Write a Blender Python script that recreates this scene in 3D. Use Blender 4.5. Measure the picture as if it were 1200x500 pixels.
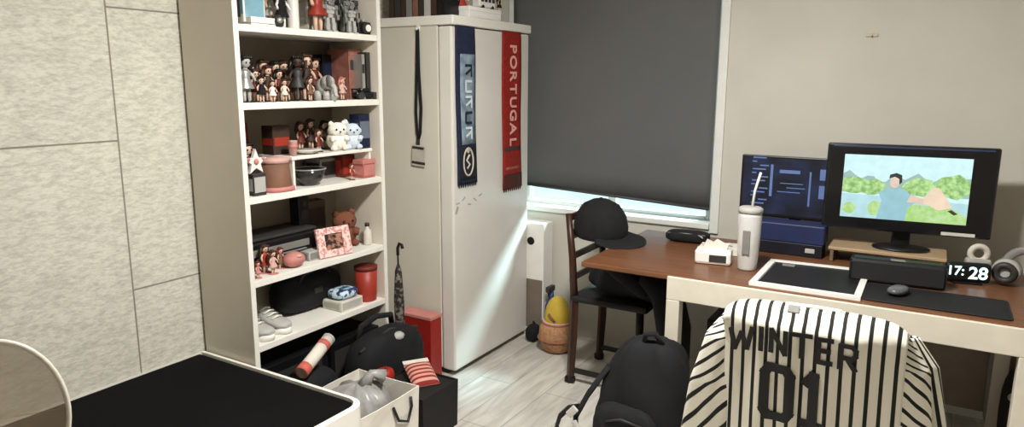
import bpy, bmesh, math, random
from mathutils import Vector, Matrix
random.seed(7)
for o in list(bpy.data.objects): bpy.data.objects.remove(o)
SC = bpy.context.scene
COL = SC.collection
R = math.radians

# ------------------------------------------------------------------ camera
F_PX, PITCH, YAW, ROLL, CAM_H = 820.0, R(10.63), R(31.05), 0.0039, 1.5
Fv = Vector((-math.sin(YAW)*math.cos(PITCH), math.cos(YAW)*math.cos(PITCH), -math.sin(PITCH)))
Rv = Vector((math.cos(YAW), math.sin(YAW), 0)); Uv = Rv.cross(Fv)
Rv, Uv = Rv*math.cos(ROLL)+Uv*math.sin(ROLL), Uv*math.cos(ROLL)-Rv*math.sin(ROLL)
cam = bpy.data.objects.new('camera', bpy.data.cameras.new('camera')); COL.objects.link(cam)
m = Matrix((Rv, Uv, -Fv)).transposed().to_4x4(); m.translation = (0, 0, CAM_H)
cam.matrix_world = m
cam.data.sensor_width = 36; cam.data.lens = 36*F_PX/1200; cam.data.clip_start = .02
SC.camera = cam
def ray(x, y): return Fv + Rv*((x-600)/F_PX) - Uv*((y-250)/F_PX)
def at(x, y, X=None, Y=None, Z=None):
    d = ray(x, y)
    k = X/d.x if X is not None else Y/d.y if Y is not None else (Z-CAM_H)/d.z
    return Vector((0, 0, CAM_H)) + d*k

# ------------------------------------------------------------------ light
def lin(c): return tuple(((v/255)/12.92 if v/255 <= .04045 else ((v/255+.055)/1.055)**2.4) for v in c)
W = bpy.data.worlds.new('world'); SC.world = W; W.use_nodes = True
bg = W.node_tree.nodes['Background']; bg.inputs[0].default_value = (.66, .95, 1, 1); bg.inputs[1].default_value = 1.3
SC.view_settings.view_transform = 'Standard'; SC.view_settings.look = 'None'
SC.view_settings.gamma = 1; SC.view_settings.use_curve_mapping = False
SC.view_settings.exposure = 0.0
def area(name, loc, size, power, color, rot=(0, 0, 0)):
    L = bpy.data.lights.new(name, 'AREA'); L.shape = 'DISK'; L.size = size; L.energy = power; L.color = color
    o = bpy.data.objects.new(name, L); COL.objects.link(o); o.location = loc; o.rotation_euler = rot; return o
area('ceiling_lamp_light', (-.7, 1.62, 2.44), .34, 86, (1, .99, .96))
sun = bpy.data.lights.new('sun', 'SUN'); sun.energy = 17; sun.angle = R(13); sun.color = (.62, .92, 1)
so = bpy.data.objects.new('sun', sun); COL.objects.link(so)
so.rotation_euler = Vector((-.5, -1, -.9)).to_track_quat('-Z', 'Y').to_euler()

# ------------------------------------------------------------------ materials
MATS = {}
def mat(name, rgb, rough=.55, metal=0, var=.06, scale=14, bump=0, spec=.4, emit=0, alpha=None):
    if name in MATS: return MATS[name]
    M = bpy.data.materials.new(name); M.use_nodes = True; nt = M.node_tree; N = nt.nodes; L = nt.links
    b = N['Principled BSDF']; c = lin(rgb)
    b.inputs['Roughness'].default_value = rough; b.inputs['Metallic'].default_value = metal
    b.inputs['Specular IOR Level'].default_value = spec
    tc = N.new('ShaderNodeTexCoord'); no = N.new('ShaderNodeTexNoise')
    no.inputs['Scale'].default_value = scale; no.inputs['Detail'].default_value = 5
    L.new(tc.outputs['Object'], no.inputs['Vector'])
    ra = N.new('ShaderNodeValToRGB'); L.new(no.outputs['Fac'], ra.inputs[0])
    ra.color_ramp.elements[0].position = .3; ra.color_ramp.elements[1].position = .7
    ra.color_ramp.elements[0].color = tuple(v*(1-var*1.6) for v in c)+(1,)
    ra.color_ramp.elements[1].color = tuple(min(1, v*(1+var)) for v in c)+(1,)
    L.new(ra.outputs[0], b.inputs['Base Color'])
    if bump:
        bp = N.new('ShaderNodeBump'); bp.inputs['Strength'].default_value = bump; bp.inputs['Distance'].default_value = .01
        L.new(no.outputs['Fac'], bp.inputs['Height']); L.new(bp.outputs[0], b.inputs['Normal'])
    if emit:
        L.new(ra.outputs[0], b.inputs['Emission Color']); b.inputs['Emission Strength'].default_value = emit
    MATS[name] = M; return M
def two_tone(name, a, b_, scale, rough=.6, lo=.45, hi=.55, stretch=(1, 1, 1), emit=0):
    M = mat(name, a, rough, var=0, scale=scale)
    nt = M.node_tree; ra = [n for n in nt.nodes if n.type == 'VALTORGB'][0]
    ra.color_ramp.elements[0].position = lo; ra.color_ramp.elements[1].position = hi
    ra.color_ramp.elements[0].color = lin(a)+(1,); ra.color_ramp.elements[1].color = lin(b_)+(1,)
    mp = nt.nodes.new('ShaderNodeMapping'); mp.inputs['Scale'].default_value = stretch
    tc = [n for n in nt.nodes if n.type == 'TEX_COORD'][0]; no = [n for n in nt.nodes if n.type == 'TEX_NOISE'][0]
    nt.links.new(tc.outputs['Object'], mp.inputs[0]); nt.links.new(mp.outputs[0], no.inputs['Vector'])
    if emit:
        p = nt.nodes['Principled BSDF']; nt.links.new(ra.outputs[0], p.inputs['Emission Color']); p.inputs['Emission Strength'].default_value = emit
        nt.links.remove(p.inputs['Base Color'].links[0]); p.inputs['Base Color'].default_value = (.01, .01, .01, 1)
    return M

plaster = mat('plaster_beige', (206, 201, 189), .9, var=.03, scale=3, bump=.05)
ceil_m = mat('ceiling_white', (226, 224, 218), .9, var=.02)
trim_w = mat('trim_white', (232, 231, 224), .5, var=.02)
white_lam = mat('white_laminate', (234, 230, 220), .45, var=.03, scale=5)
panel_lam = mat('panel_laminate', (222, 213, 197), .5, var=.03, scale=4)
back_lam = mat('taupe_backing', (150, 138, 122), .8, var=.08, scale=5)
cab_m = mat('cabinet_white', (217, 212, 203), .32, var=.03, scale=4)
cab_side = mat('cabinet_side', (212, 207, 193), .5, var=.03, scale=4)
black_f = mat('black_fabric', (22, 22, 24), .9, var=.25, scale=30, bump=.2)
black_cloth = mat('black_cotton', (15, 15, 18), .85, var=.3, scale=9, bump=.3)
black_p = mat('black_plastic', (18, 18, 20), .4, var=.1)
dark_grey = mat('dark_grey_plastic', (52, 50, 48), .5)
mid_grey = mat('mid_grey', (128, 125, 120), .5)
lt_grey = mat('light_grey', (176, 174, 168), .5)
silver = mat('silver', (185, 184, 180), .3, .6)
whitep = mat('white_plastic', (236, 232, 224), .4, var=.03)
offwhite = mat('off_white', (214, 206, 192), .6)
red_m = mat('red_card', (150, 30, 22), .5, var=.1)
red_d = mat('dark_red', (104, 34, 26), .6, var=.15)
red_b = mat('brick_red', (158, 52, 36), .45, var=.1)
pink_m = mat('pink', (196, 128, 120), .6, var=.1)
pale_pink = mat('pale_pink', (206, 164, 154), .6)
skin_m = mat('figure_skin', (222, 186, 160), .5)
brown_h = mat('brown_hair', (66, 38, 26), .5, var=.2, scale=40)
black_h = mat('black_hair', (24, 20, 18), .4, var=.2, scale=40)
brown_d = mat('dark_brown', (62, 44, 34), .6, var=.2)
brown_c = mat('brown_card', (124, 88, 68), .75, var=.12)
tan_m = mat('tan_weave', (176, 128, 92), .8, var=.2, scale=60, bump=.4)
navy = mat('navy_card', (22, 30, 58), .5, var=.2)
blue_m = mat('blue_plastic', (48, 74, 128), .4)
sky_b = mat('pale_blue_card', (128, 172, 186), .5, var=.15)
yellow_m = mat('mustard', (196, 164, 56), .7, var=.1)
chrome = mat('chrome', (205, 205, 205), .18, .9)
grey_bag = mat('grey_film', (150, 148, 144), .35, var=.25, scale=12, bump=.6)
paper_w = mat('white_paper', (222, 216, 204), .7, var=.05, bump=.15)

def wood_mat(name, a, b_, stretch, scale=4, rough=.45):
    return two_tone(name, a, b_, scale, rough, .3, .7, stretch)
desk_wood = wood_mat('walnut_board', (96, 60, 38), (124, 82, 54), (1.2, 16, 8), 3, .35)
chair_wood = wood_mat('dark_chair_wood', (38, 22, 16), (70, 40, 28), (10, 10, 1), 3, .4)

def wall_slab():
    M = mat('stone_slab_panels', (214, 209, 194), .85, var=.02, scale=3)
    nt = M.node_tree; N = nt.nodes; L = nt.links; b = N['Principled BSDF']
    tc = [n for n in N if n.type == 'TEX_COORD'][0]
    sp = N.new('ShaderNodeSeparateXYZ'); L.new(tc.outputs['Object'], sp.inputs[0])
    cb = N.new('ShaderNodeCombineXYZ')
    a1 = N.new('ShaderNodeMath'); a1.operation = 'SUBTRACT'; a1.inputs[1].default_value = 1.287; L.new(sp.outputs['Z'], a1.inputs[0])
    a2 = N.new('ShaderNodeMath'); a2.operation = 'SUBTRACT'; a2.inputs[1].default_value = 1.432; L.new(sp.outputs['Y'], a2.inputs[0])
    L.new(a1.outputs[0], cb.inputs[0]); L.new(a2.outputs[0], cb.inputs[1])
    br = N.new('ShaderNodeTexBrick'); L.new(cb.outputs[0], br.inputs['Vector'])
    br.offset = .546; br.offset_frequency = 2; br.squash = 1
    br.inputs['Scale'].default_value = 1; br.inputs['Mortar Size'].default_value = .0035; br.inputs['Mortar Smooth'].default_value = .2
    br.inputs['Brick Width'].default_value = 1.025; br.inputs['Row Height'].default_value = .62
    n1 = N.new('ShaderNodeTexNoise'); n1.inputs['Scale'].default_value = 55; n1.inputs['Detail'].default_value = 6; n1.inputs['Roughness'].default_value = .7
    n2 = N.new('ShaderNodeTexNoise'); n2.inputs['Scale'].default_value = 5; n2.inputs['Detail'].default_value = 4; n2.inputs['Distortion'].default_value = 1.4
    mp = N.new('ShaderNodeMapping'); mp.inputs['Rotation'].default_value = (.7, 0, 0); mp.inputs['Scale'].default_value = (1, .55, 1.6)
    L.new(tc.outputs['Object'], mp.inputs[0]); L.new(mp.outputs[0], n1.inputs['Vector']); L.new(tc.outputs['Object'], n2.inputs['Vector'])
    r1 = N.new('ShaderNodeValToRGB'); L.new(n1.outputs['Fac'], r1.inputs[0])
    r1.color_ramp.elements[0].position = .32; r1.color_ramp.elements[0].color = lin((186, 182, 168))+(1,)
    r1.color_ramp.elements[1].position = .6; r1.color_ramp.elements[1].color = lin((222, 218, 203))+(1,)
    r2 = N.new('ShaderNodeValToRGB'); L.new(n2.outputs['Fac'], r2.inputs[0])
    r2.color_ramp.elements[0].position = .35; r2.color_ramp.elements[0].color = (.93, .935, .94, 1)
    r2.color_ramp.elements[1].position = .6; r2.color_ramp.elements[1].color = (1, 1, 1, 1)
    mx = N.new('ShaderNodeMix'); mx.data_type = 'RGBA'; mx.blend_type = 'MULTIPLY'; mx.inputs[0].default_value = 1
    L.new(r1.outputs[0], mx.inputs[6]); L.new(r2.outputs[0], mx.inputs[7])
    m2 = N.new('ShaderNodeMix'); m2.data_type = 'RGBA'; L.new(br.outputs['Fac'], m2.inputs[0]); L.new(mx.outputs[2], m2.inputs[6]); m2.inputs[7].default_value = lin((140, 132, 118))+(1,)
    L.new(m2.outputs[2], b.inputs['Base Color'])
    bp = N.new('ShaderNodeBump'); bp.inputs['Strength'].default_value = .25; bp.inputs['Distance'].default_value = .01
    L.new(n1.outputs['Fac'], bp.inputs['Height']); L.new(bp.outputs[0], b.inputs['Normal'])
    return M
slab = wall_slab()

def floor_mat():
    M = mat('pale_plank_floor', (205, 200, 190), .38, var=.02)
    nt = M.node_tree; N = nt.nodes; L = nt.links; b = N['Principled BSDF']
    tc = [n for n in N if n.type == 'TEX_COORD'][0]
    br = N.new('ShaderNodeTexBrick'); br.inputs['Scale'].default_value = 1; br.inputs['Brick Width'].default_value = 1.2
    br.inputs['Row Height'].default_value = .19; br.inputs['Mortar Size'].default_value = .002; br.offset = .37
    mp0 = N.new('ShaderNodeMapping'); mp0.inputs['Rotation'].default_value = (0, 0, R(90)); L.new(tc.outputs['Object'], mp0.inputs[0]); L.new(mp0.outputs[0], br.inputs['Vector'])
    br.inputs['Color1'].default_value = lin((212, 206, 195))+(1,); br.inputs['Color2'].default_value = lin((196, 190, 180))+(1,)
    br.inputs['Mortar'].default_value = lin((150, 145, 136))+(1,)
    n1 = N.new('ShaderNodeTexNoise'); n1.inputs['Scale'].default_value = 4; n1.inputs['Detail'].default_value = 6; n1.inputs['Distortion'].default_value = .8
    mp = N.new('ShaderNodeMapping'); mp.inputs['Scale'].default_value = (5, .8, 1); L.new(tc.outputs['Object'], mp.inputs[0]); L.new(mp.outputs[0], n1.inputs['Vector'])
    r1 = N.new('ShaderNodeValToRGB'); L.new(n1.outputs['Fac'], r1.inputs[0])
    r1.color_ramp.elements[0].position = .3; r1.color_ramp.elements[0].color = (.68, .67, .66, 1); r1.color_ramp.elements[1].position = .62; r1.color_ramp.elements[1].color = (1, 1, 1, 1)
    mx = N.new('ShaderNodeMix'); mx.data_type = 'RGBA'; mx.blend_type = 'MULTIPLY'; mx.inputs[0].default_value = 1
    L.new(br.outputs[0], mx.inputs[6]); L.new(r1.outputs[0], mx.inputs[7]); L.new(mx.outputs[2], b.inputs['Base Color'])
    return M

def stripe_mat(name, light, dark, frac, use_uv=True):
    """stripes across UV.x (1 unit = one stripe pitch)"""
    M = mat(name, light, .8, var=.03)
    nt = M.node_tree; N = nt.nodes; L = nt.links; b = N['Principled BSDF']
    uv = N.new('ShaderNodeUVMap'); uv.uv_map = 'UVMap'
    sp = N.new('ShaderNodeSeparateXYZ'); L.new(uv.outputs[0], sp.inputs[0])
    fr = N.new('ShaderNodeMath'); fr.operation = 'FRACT'; L.new(sp.outputs[0], fr.inputs[0])
    ra = N.new('ShaderNodeValToRGB'); L.new(fr.outputs[0], ra.inputs[0])
    e = ra.color_ramp.elements
    e[0].position = 0; e[0].color = lin(light)+(1,); e[1].position = 1-frac; e[1].color = lin(light)+(1,)
    x = e.new(1-frac+.03); x.color = lin(dark)+(1,); x = e.new(.97); x.color = lin(dark)+(1,); x = e.new(1.0); x.color = lin(light)+(1,)
    L.new(ra.outputs[0], b.inputs['Base Color']); return M
pinstripe = stripe_mat('pinstripe_cloth', (236, 231, 217), (22, 21, 20), .34)
red_stripe = stripe_mat('red_pink_stripes', (206, 150, 136), (134, 40, 34), .5)

# ------------------------------------------------------------------ mesh builder
I4 = Matrix.Identity(4)
class MB:
    def __init__(s): s.bm = bmesh.new(); s.uv = None
    def _m(s, faces, mi, smooth):
        for f in faces:
            f.material_index = mi; f.smooth = smooth
    def box(s, c, size, bev=0, rot=None, mi=0, seg=2):
        b = bmesh.new(); bmesh.ops.create_cube(b, size=1)
        bmesh.ops.scale(b, vec=size, verts=b.verts)
        if bev: bmesh.ops.bevel(b, geom=list(b.edges), offset=min(bev, min(size)*.45), segments=seg, affect='EDGES', profile=.5)
        M = Matrix.Translation(c) @ (rot.to_4x4() if rot else I4)
        b.transform(M); return s.add(b, mi, False)
    def add(s, b, mi=0, smooth=True):
        vm = {}
        for v in b.verts: vm[v] = s.bm.verts.new(v.co)
        fs = []
        for f in b.faces:
            try: nf = s.bm.faces.new([vm[v] for v in f.verts])
            except ValueError: continue
            fs.append(nf)
        s._m(fs, mi, smooth); b.free(); return s
    def rings(s, rings, mi=0, smooth=True, cap=True, close=False):
        n = len(rings[0]); vs = [[s.bm.verts.new(p) for p in r] for r in rings]; fs = []
        rr = list(range(len(rings)-1)) + ([len(rings)-1] if close else [])
        for i in rr:
            a, b = vs[i], vs[(i+1) % len(vs)]
            for j in range(n):
                fs.append(s.bm.faces.new([a[j], a[(j+1) % n], b[(j+1) % n], b[j]]))
        s._m(fs, mi, smooth)
        if cap and not close:
            s._m([s.bm.faces.new(list(reversed(vs[0]))), s.bm.faces.new(vs[-1])], mi, False)
        return s
    def tube(s, pts, rad, seg=10, mi=0, flat=None, smooth=True, cap=True, close=False):
        pts = [Vector(p) for p in pts]; n = len(pts)
        if not isinstance(rad, (list, tuple)): rad = [rad]*n
        up = None; rings = []
        for i, p in enumerate(pts):
            t = (pts[(i+1) % n] - pts[i-1]) if close else (pts[min(i+1, n-1)] - pts[max(i-1, 0)])
            t.normalize()
            if up is None: up = Vector((0, 0, 1)) if abs(t.z) < .9 else Vector((0, 1, 0))
            a = t.cross(up).normalized(); b = a.cross(t).normalized(); up = b
            fx, fy = flat if flat else (1, 1)
            rings.append([p + (a*math.cos(2*math.pi*k/seg)*fx + b*math.sin(2*math.pi*k/seg)*fy)*rad[i] for k in range(seg)])
        return s.rings(rings, mi, smooth, cap, close)
    def cyl(s, p0, p1, r0, r1=None, seg=16, mi=0, smooth=True):
        return s.tube([p0, p1], [r0, r0 if r1 is None else r1], seg, mi, smooth=smooth)
    def lathe(s, prof, c=(0, 0, 0), seg=20, mi=0, smooth=True, sx=1, sy=1):
        c = Vector(c)
        return s.rings([[c+Vector((max(r, 1e-4)*math.cos(2*math.pi*k/seg)*sx, max(r, 1e-4)*math.sin(2*math.pi*k/seg)*sy, z)) for k in range(seg)] for r, z in prof], mi, smooth)
    def ball(s, c, r, seg=14, mi=0, rot=None, e=1.0, sub=None):
        r = (r, r, r) if isinstance(r, (int, float)) else r
        b = bmesh.new(); bmesh.ops.create_uvsphere(b, u_segments=seg, v_segments=max(6, seg*2//3), radius=1)
        if e != 1:
            for v in b.verts: v.co = Vector([math.copysign(abs(q)**e, q) for q in v.co])
        bmesh.ops.scale(b, vec=r, verts=b.verts)
        b.transform(Matrix.Translation(c) @ (rot.to_4x4() if rot else I4)); return s.add(b, mi, True)
    def prism(s, poly, o, ax, ay, depth, mi=0):
        o, ax, ay = Vector(o), Vector(ax), Vector(ay); nz = ax.cross(ay).normalized()*depth
        a = [s.bm.verts.new(o+ax*x+ay*y) for x, y in poly]; b = [s.bm.verts.new(v.co+nz) for v in a]
        n = len(a); fs = [s.bm.faces.new(list(reversed(a))), s.bm.faces.new(b)]
        for i in range(n): fs.append(s.bm.faces.new([a[i], a[(i+1) % n], b[(i+1) % n], b[i]]))
        s._m(fs, mi, False); return s
    def grid(s, fn, nu, nv, uvfn=None, mi=0, thick=0):
        uvl = s.bm.loops.layers.uv.get('UVMap') or s.bm.loops.layers.uv.new('UVMap')
        vs = [[s.bm.verts.new(fn(i/nu, j/nv)) for i in range(nu+1)] for j in range(nv+1)]
        for j in range(nv):
            for i in range(nu):
                f = s.bm.faces.new([vs[j][i], vs[j][i+1], vs[j+1][i+1], vs[j+1][i]]); f.smooth = True; f.material_index = mi
                if uvfn:
                    for l, (a, b) in zip(f.loops, ((i, j), (i+1, j), (i+1, j+1), (i, j+1))): l[uvl].uv = uvfn(a/nu, b/nv)
        return s
    def build(s, name, mats, parent=None, loc=None, rz=0, subsurf=0, solid=0):
        bmesh.ops.recalc_face_normals(s.bm, faces=s.bm.faces)
        me = bpy.data.meshes.new(name); s.bm.to_mesh(me); s.bm.free()
        for q in (mats if isinstance(mats, (list, tuple)) else [mats]): me.materials.append(q)
        o = bpy.data.objects.new(name, me); COL.objects.link(o)
        if parent: o.parent = parent
        if loc is not None: o.location = loc; o.rotation_euler = (0, 0, rz)
        if solid:
            md = o.modifiers.new('solid', 'SOLIDIFY'); md.thickness = solid; md.offset = 0
        if subsurf:
            md = o.modifiers.new('sub', 'SUBSURF'); md.levels = subsurf; md.render_levels = subsurf
        return o
def tag(o, label, cat, group=None):
    o['label'] = label; o['category'] = cat
    if group: o['group'] = group
    return o
def thing(name, label, cat, loc=(0, 0, 0), rz=0, group=None):
    o = bpy.data.objects.new(name, None); COL.objects.link(o); o.empty_display_size = .05
    o.location = loc; o.rotation_euler = (0, 0, rz); return tag(o, label, cat, group)
def struct(o): o['kind'] = 'structure'; return o
def dup(root, loc, rz, label, group=None, scale=1):
    r = root.copy(); COL.objects.link(r); r.location = loc; r.rotation_euler = (0, 0, rz); r.scale = (scale,)*3; r['label'] = label
    if group: r['group'] = group
    for ch in list(root.children):
        c = ch.copy(); COL.objects.link(c); c.parent = r
        for g in list(ch.children):
            d = g.copy(); COL.objects.link(d); d.parent = c
    return r
RX = lambda a: Matrix.Rotation(R(a), 3, 'X')
RY = lambda a: Matrix.Rotation(R(a), 3, 'Y')
RZ = lambda a: Matrix.Rotation(R(a), 3, 'Z')

# ------------------------------------------------------------------ room shell
XL, XR, YB, YF, H = -2.52, 1.7, 3.65, -1.3, 2.5
struct(MB().box((XL-.05, (YF+YB)/2, H/2), (.1, YB-YF+.3, H)).build('wall_left', slab))
struct(MB().box((XR+.05, (YF+YB)/2, H/2), (.1, YB-YF+.3, H)).build('wall_right', plaster))
struct(MB().box(((XL+XR)/2, YF-.05, H/2), (XR-XL, .1, H)).build('wall_front', plaster))
struct(MB().box(((XL+XR)/2, (YF+YB)/2, -.05), (XR-XL+.4, YB-YF+.5, .1)).build('floor', floor_mat()))
struct(MB().box(((XL+XR)/2, (YF+YB)/2, H+.05), (XR-XL+.4, YB-YF+.5, .1)).build('ceiling', ceil_m))
WX0, WX1, WZ0, WZ1, WT = -2.17, -.975, .765, 2.3, .16
b = MB(); yc = YB+WT/2
b.box(((XL+WX0)/2, yc, H/2), (WX0-XL, WT, H)); b.box(((WX1+XR)/2, yc, H/2), (XR-WX1, WT, H))
b.box(((WX0+WX1)/2, yc, WZ0/2), (WX1-WX0, WT, WZ0)); b.box(((WX0+WX1)/2, yc, (WZ1+H)/2), (WX1-WX0, WT, H-WZ1))
struct(b.build('wall_back', plaster))
# window: casing, frame, mullion, glass, sill
b = MB()
for x in (WX0-.022, WX1+.024): b.box((x, YB-.008, (WZ0+WZ1)/2), (.045, .016, WZ1-WZ0+.09), .003)
b.box(((WX0+WX1)/2, YB-.008, WZ1+.022), (WX1-WX0, .016, .045), .003)
win = b.build('window_1', trim_w); struct(win)
b = MB(); y = YB+.11
for x in (WX0+.025, WX1-.025, (WX0+WX1)/2): b.box((x, y, (WZ0+WZ1)/2), (.05, .05, WZ1-WZ0), .005)
for z in (WZ0+.012, WZ1-.012): b.box(((WX0+WX1)/2, y, z), (WX1-WX0-.1, .05, .024), .004)
b.build('window_frame', trim_w, win)
gm = bpy.data.materials.new('window_glass'); gm.use_nodes = True
nt = gm.node_tree; nt.nodes.remove(nt.nodes['Principled BSDF'])
g1 = nt.nodes.new('ShaderNodeBsdfTransparent'); g2 = nt.nodes.new('ShaderNodeBsdfGlossy'); g2.inputs[1].default_value = .02
mx = nt.nodes.new('ShaderNodeMixShader'); mx.inputs[0].default_value = .06
nt.links.new(g1.outputs[0], mx.inputs[1]); nt.links.new(g2.outputs[0], mx.inputs[2]); nt.links.new(mx.outputs[0], nt.nodes['Material Output'].inputs[0])
MB().box(((WX0+WX1)/2, y, (WZ0+WZ1)/2), (WX1-WX0-.1, .006, WZ1-WZ0-.1)).build('window_pane', gm, win)
b = MB(); b.box(((WX0+WX1)/2, YB+.062, WZ0-.012), (WX1-WX0-.002, .16, .03), .004)
b.build('window_sill', trim_w, win)
b = MB(); b.box(((-.9+XR)/2, YB-.007, .04), (XR+.9, .014, .08), .003); struct(b.build('baseboard_back', trim_w))

# roller blind: thin cloth with hem bar and roller tube, hanging slightly crooked
t = thing('roller_blind', 'charcoal grey roller blind pulled almost down over the window', 'blind', (0, YB-.035, 0))
blind_m = mat('blind_cloth', (98, 98, 97), .85, var=.05, scale=2)
def blind_edge(x): return .903 - .052*(x-WX0)/(WX1-WX0)
def bl(u, v):
    x = WX0+.002 + (WX1-WX0-.0)*u; z0 = blind_edge(x); return Vector((x, .003*math.sin(u*9), z0 + (2.33-z0)*v))
MB().grid(bl, 24, 12).build('blind_cloth', blind_m, t, solid=.0015)
b = MB(); b.tube([(WX0, 0, blind_edge(WX0)), (WX1+.002, 0, blind_edge(WX1))], .008, 8); b.build('hem_bar', mat('hem_bar', (70, 70, 70), .5), t)
b = MB(); b.cyl((WX0-.01, 0, 2.345), (WX1+.01, 0, 2.345), .024); b.build('roller_tube', mid_grey, t)

# ------------------------------------------------------------------ bed
BX0, BX1, BY0, BY1, BZ = XL+.006, -1.605, -.35, 1.698, .40
def rrect(x0, x1, y0, y1, r, z, corners=(1, 1, 1, 1), n=6):
    out = []
    for (cx, cy, a0, k) in ((x1-r, y1-r, 0, 0), (x0+r, y1-r, 90, 1), (x0+r, y0+r, 180, 2), (x1-r, y0+r, 270, 3)):
        rr = r if corners[k] else .008
        cx = x1-rr if k in (0, 3) else x0+rr; cy = y1-rr if k in (0, 1) else y0+rr
        out += [Vector((cx+rr*math.cos(R(a0+90*i/n)), cy+rr*math.sin(R(a0+90*i/n)), z)) for i in range(n+1)]
    return out
t = thing('platform_bed', 'low white framed single bed with a flat black mattress against the textured wall', 'bed', ((BX0+BX1)/2, (BY0+BY1)/2, 0))
ox, oy = (BX0+BX1)/2, (BY0+BY1)/2
x0, x1, y0, y1 = BX0-ox, BX1-ox, BY0-oy, BY1-oy
cr = (1, 0, 0, 1)
b = MB(); b.rings([rrect(x0, x1, y0, y1, .07, z, cr) if i < 3 else rrect(x0+.003, x1-.026, y0+.02, y1-.014, .055, z, cr) for i, z in enumerate((.06, BZ-.006, BZ, BZ, .3))], smooth=False)
b.build('frame', white_lam, t)
b = MB(); b.rings([rrect(x0+.004+(d-.021)*.3, x1-d-.006, y0+d, y1-d+.006, .05, z, cr) for d, z in ((.021, .301), (.021, BZ-.016), (.03, BZ-.006), (.05, BZ-.004))], smooth=False)
b.build('mattress', mat('mattress_black', (10, 10, 11), .9, var=.12, scale=6, spec=.12), t)
for sx in (x0+.08, x1-.08):
    for sy in (y0+.08, y1-.08): MB().box((sx, sy, .03), (.06, .06, .06), .004).build('leg', white_lam, t)

# ------------------------------------------------------------------ bookshelf
SX0, SX1, SY0, SY1, ST = -2.508, -2.2, 1.705, 2.492, .022
TOPS = (.47, .735, 1.063, 1.42, 1.705)
t = thing('bookshelf', 'tall white bookshelf crowded with figurines and boxes beside the bed', 'bookshelf', ((SX0+SX1)/2, (SY0+SY1)/2, 0))
def loc_box(x0, x1, y0, y1, z0, z1, o, bev=.002): return MB().box(((x0+x1)/2-o.location.x, (y0+y1)/2-o.location.y, (z0+z1)/2-o.location.z), (x1-x0, y1-y0, z1-z0), bev)
b = loc_box(SX0, SX1-.004, SY0, SY0+ST, 0, 2.02, t); b.box(((SX0+SX1)/2*0+SX1-.002-t.location.x, SY0+ST/2-t.location.y, 1.01), (.004, ST, 2.02), 0, mi=1); b.build('side_panel', [panel_lam, white_lam], t)
b = loc_box(SX0, SX1-.004, SY1-ST, SY1, 0, 2.02, t); b.box((SX1-.002-t.location.x, SY1-ST/2-t.location.y, 1.01), (.004, ST, 2.02), 0, mi=1); b.build('side_panel', [panel_lam, white_lam], t)
loc_box(SX0, SX0+.006, SY0+ST, SY1-ST, .06, 2.0, t, 0).build('back_panel', back_lam, t)
for z in TOPS+(.09, 2.02): loc_box(SX0+.006, SX1-.003, SY0+ST, SY1-ST, z-.026, z, t).build('shelf', white_lam, t)
loc_box(SX1-.03, SX1-.012, SY0+ST, SY1-ST, 0, .064, t).build('plinth', white_lam, t)

# ------------------------------------------------------------------ tall cabinet
CX0, CX1, CY0, CY1, CZ = -2.505, -2.0, 2.765, 3.5, 1.765
t = thing('tall_cabinet', 'tall white cabinet with scarves and a lanyard hanging on it next to the window', 'cabinet', ((CX0+CX1)/2, (CY0+CY1)/2, 0))
loc_box(CX0, CX1-.085, CY0, CY1, .035, CZ, t, .004).build('carcass', cab_side, t)
dr = loc_box(CX1-.082, CX1, CY0-.002, CY1, .03, CZ-.004, t, .01).build('door', cab_m, t)
loc_box(CX0+.02, CX1-.06, CY0+.02, CY1-.02, 0, .034, t).build('plinth', dark_grey, t)
loc_box(CX0, CX1+.012, CY0-.008, CY1+.004, CZ, CZ+.045, t, .006).build('top_board', white_lam, t)
b = MB(); 
for i in range(5):
    yy = 2.80+i*.05; b.box((CX1+.0008-t.location.x, yy-t.location.y, .905+.02*math.sin(i*2.1)), (.0012, .03, .007), 0, RX(35*math.sin(i*1.7)))
b.box((CX1+.0008-t.location.x, 2.79-t.location.y, .872), (.0012, .016, .04), 0, RX(-30))
b.build('scuff_mark', mat('scuff', (168, 163, 154), .6), dr)
CT = CZ+.045

# ------------------------------------------------------------------ text helper
def text_mesh(txt, size, name, material, parent, origin, ax, ay, depth=.002):
    cu = bpy.data.curves.new('t', 'FONT'); cu.body = txt; cu.size = size; cu.extrude = depth/2; cu.align_x = 'CENTER'; cu.align_y = 'CENTER'; cu.offset = size*.018
    o = bpy.data.objects.new('t', cu); COL.objects.link(o)
    me = bpy.data.meshes.new_from_object(o.evaluated_get(bpy.context.evaluated_depsgraph_get()))
    bpy.data.objects.remove(o); bpy.data.curves.remove(cu)
    ax, ay = Vector(ax).normalized(), Vector(ay).normalized(); az = ax.cross(ay)
    M = Matrix((ax, ay, az)).transposed().to_4x4(); M.translation = origin
    me.transform(M); me.materials.clear(); me.materials.append(material); me.name = name
    o = bpy.data.objects.new(name, me); COL.objects.link(o); o.parent = parent; return o

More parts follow.
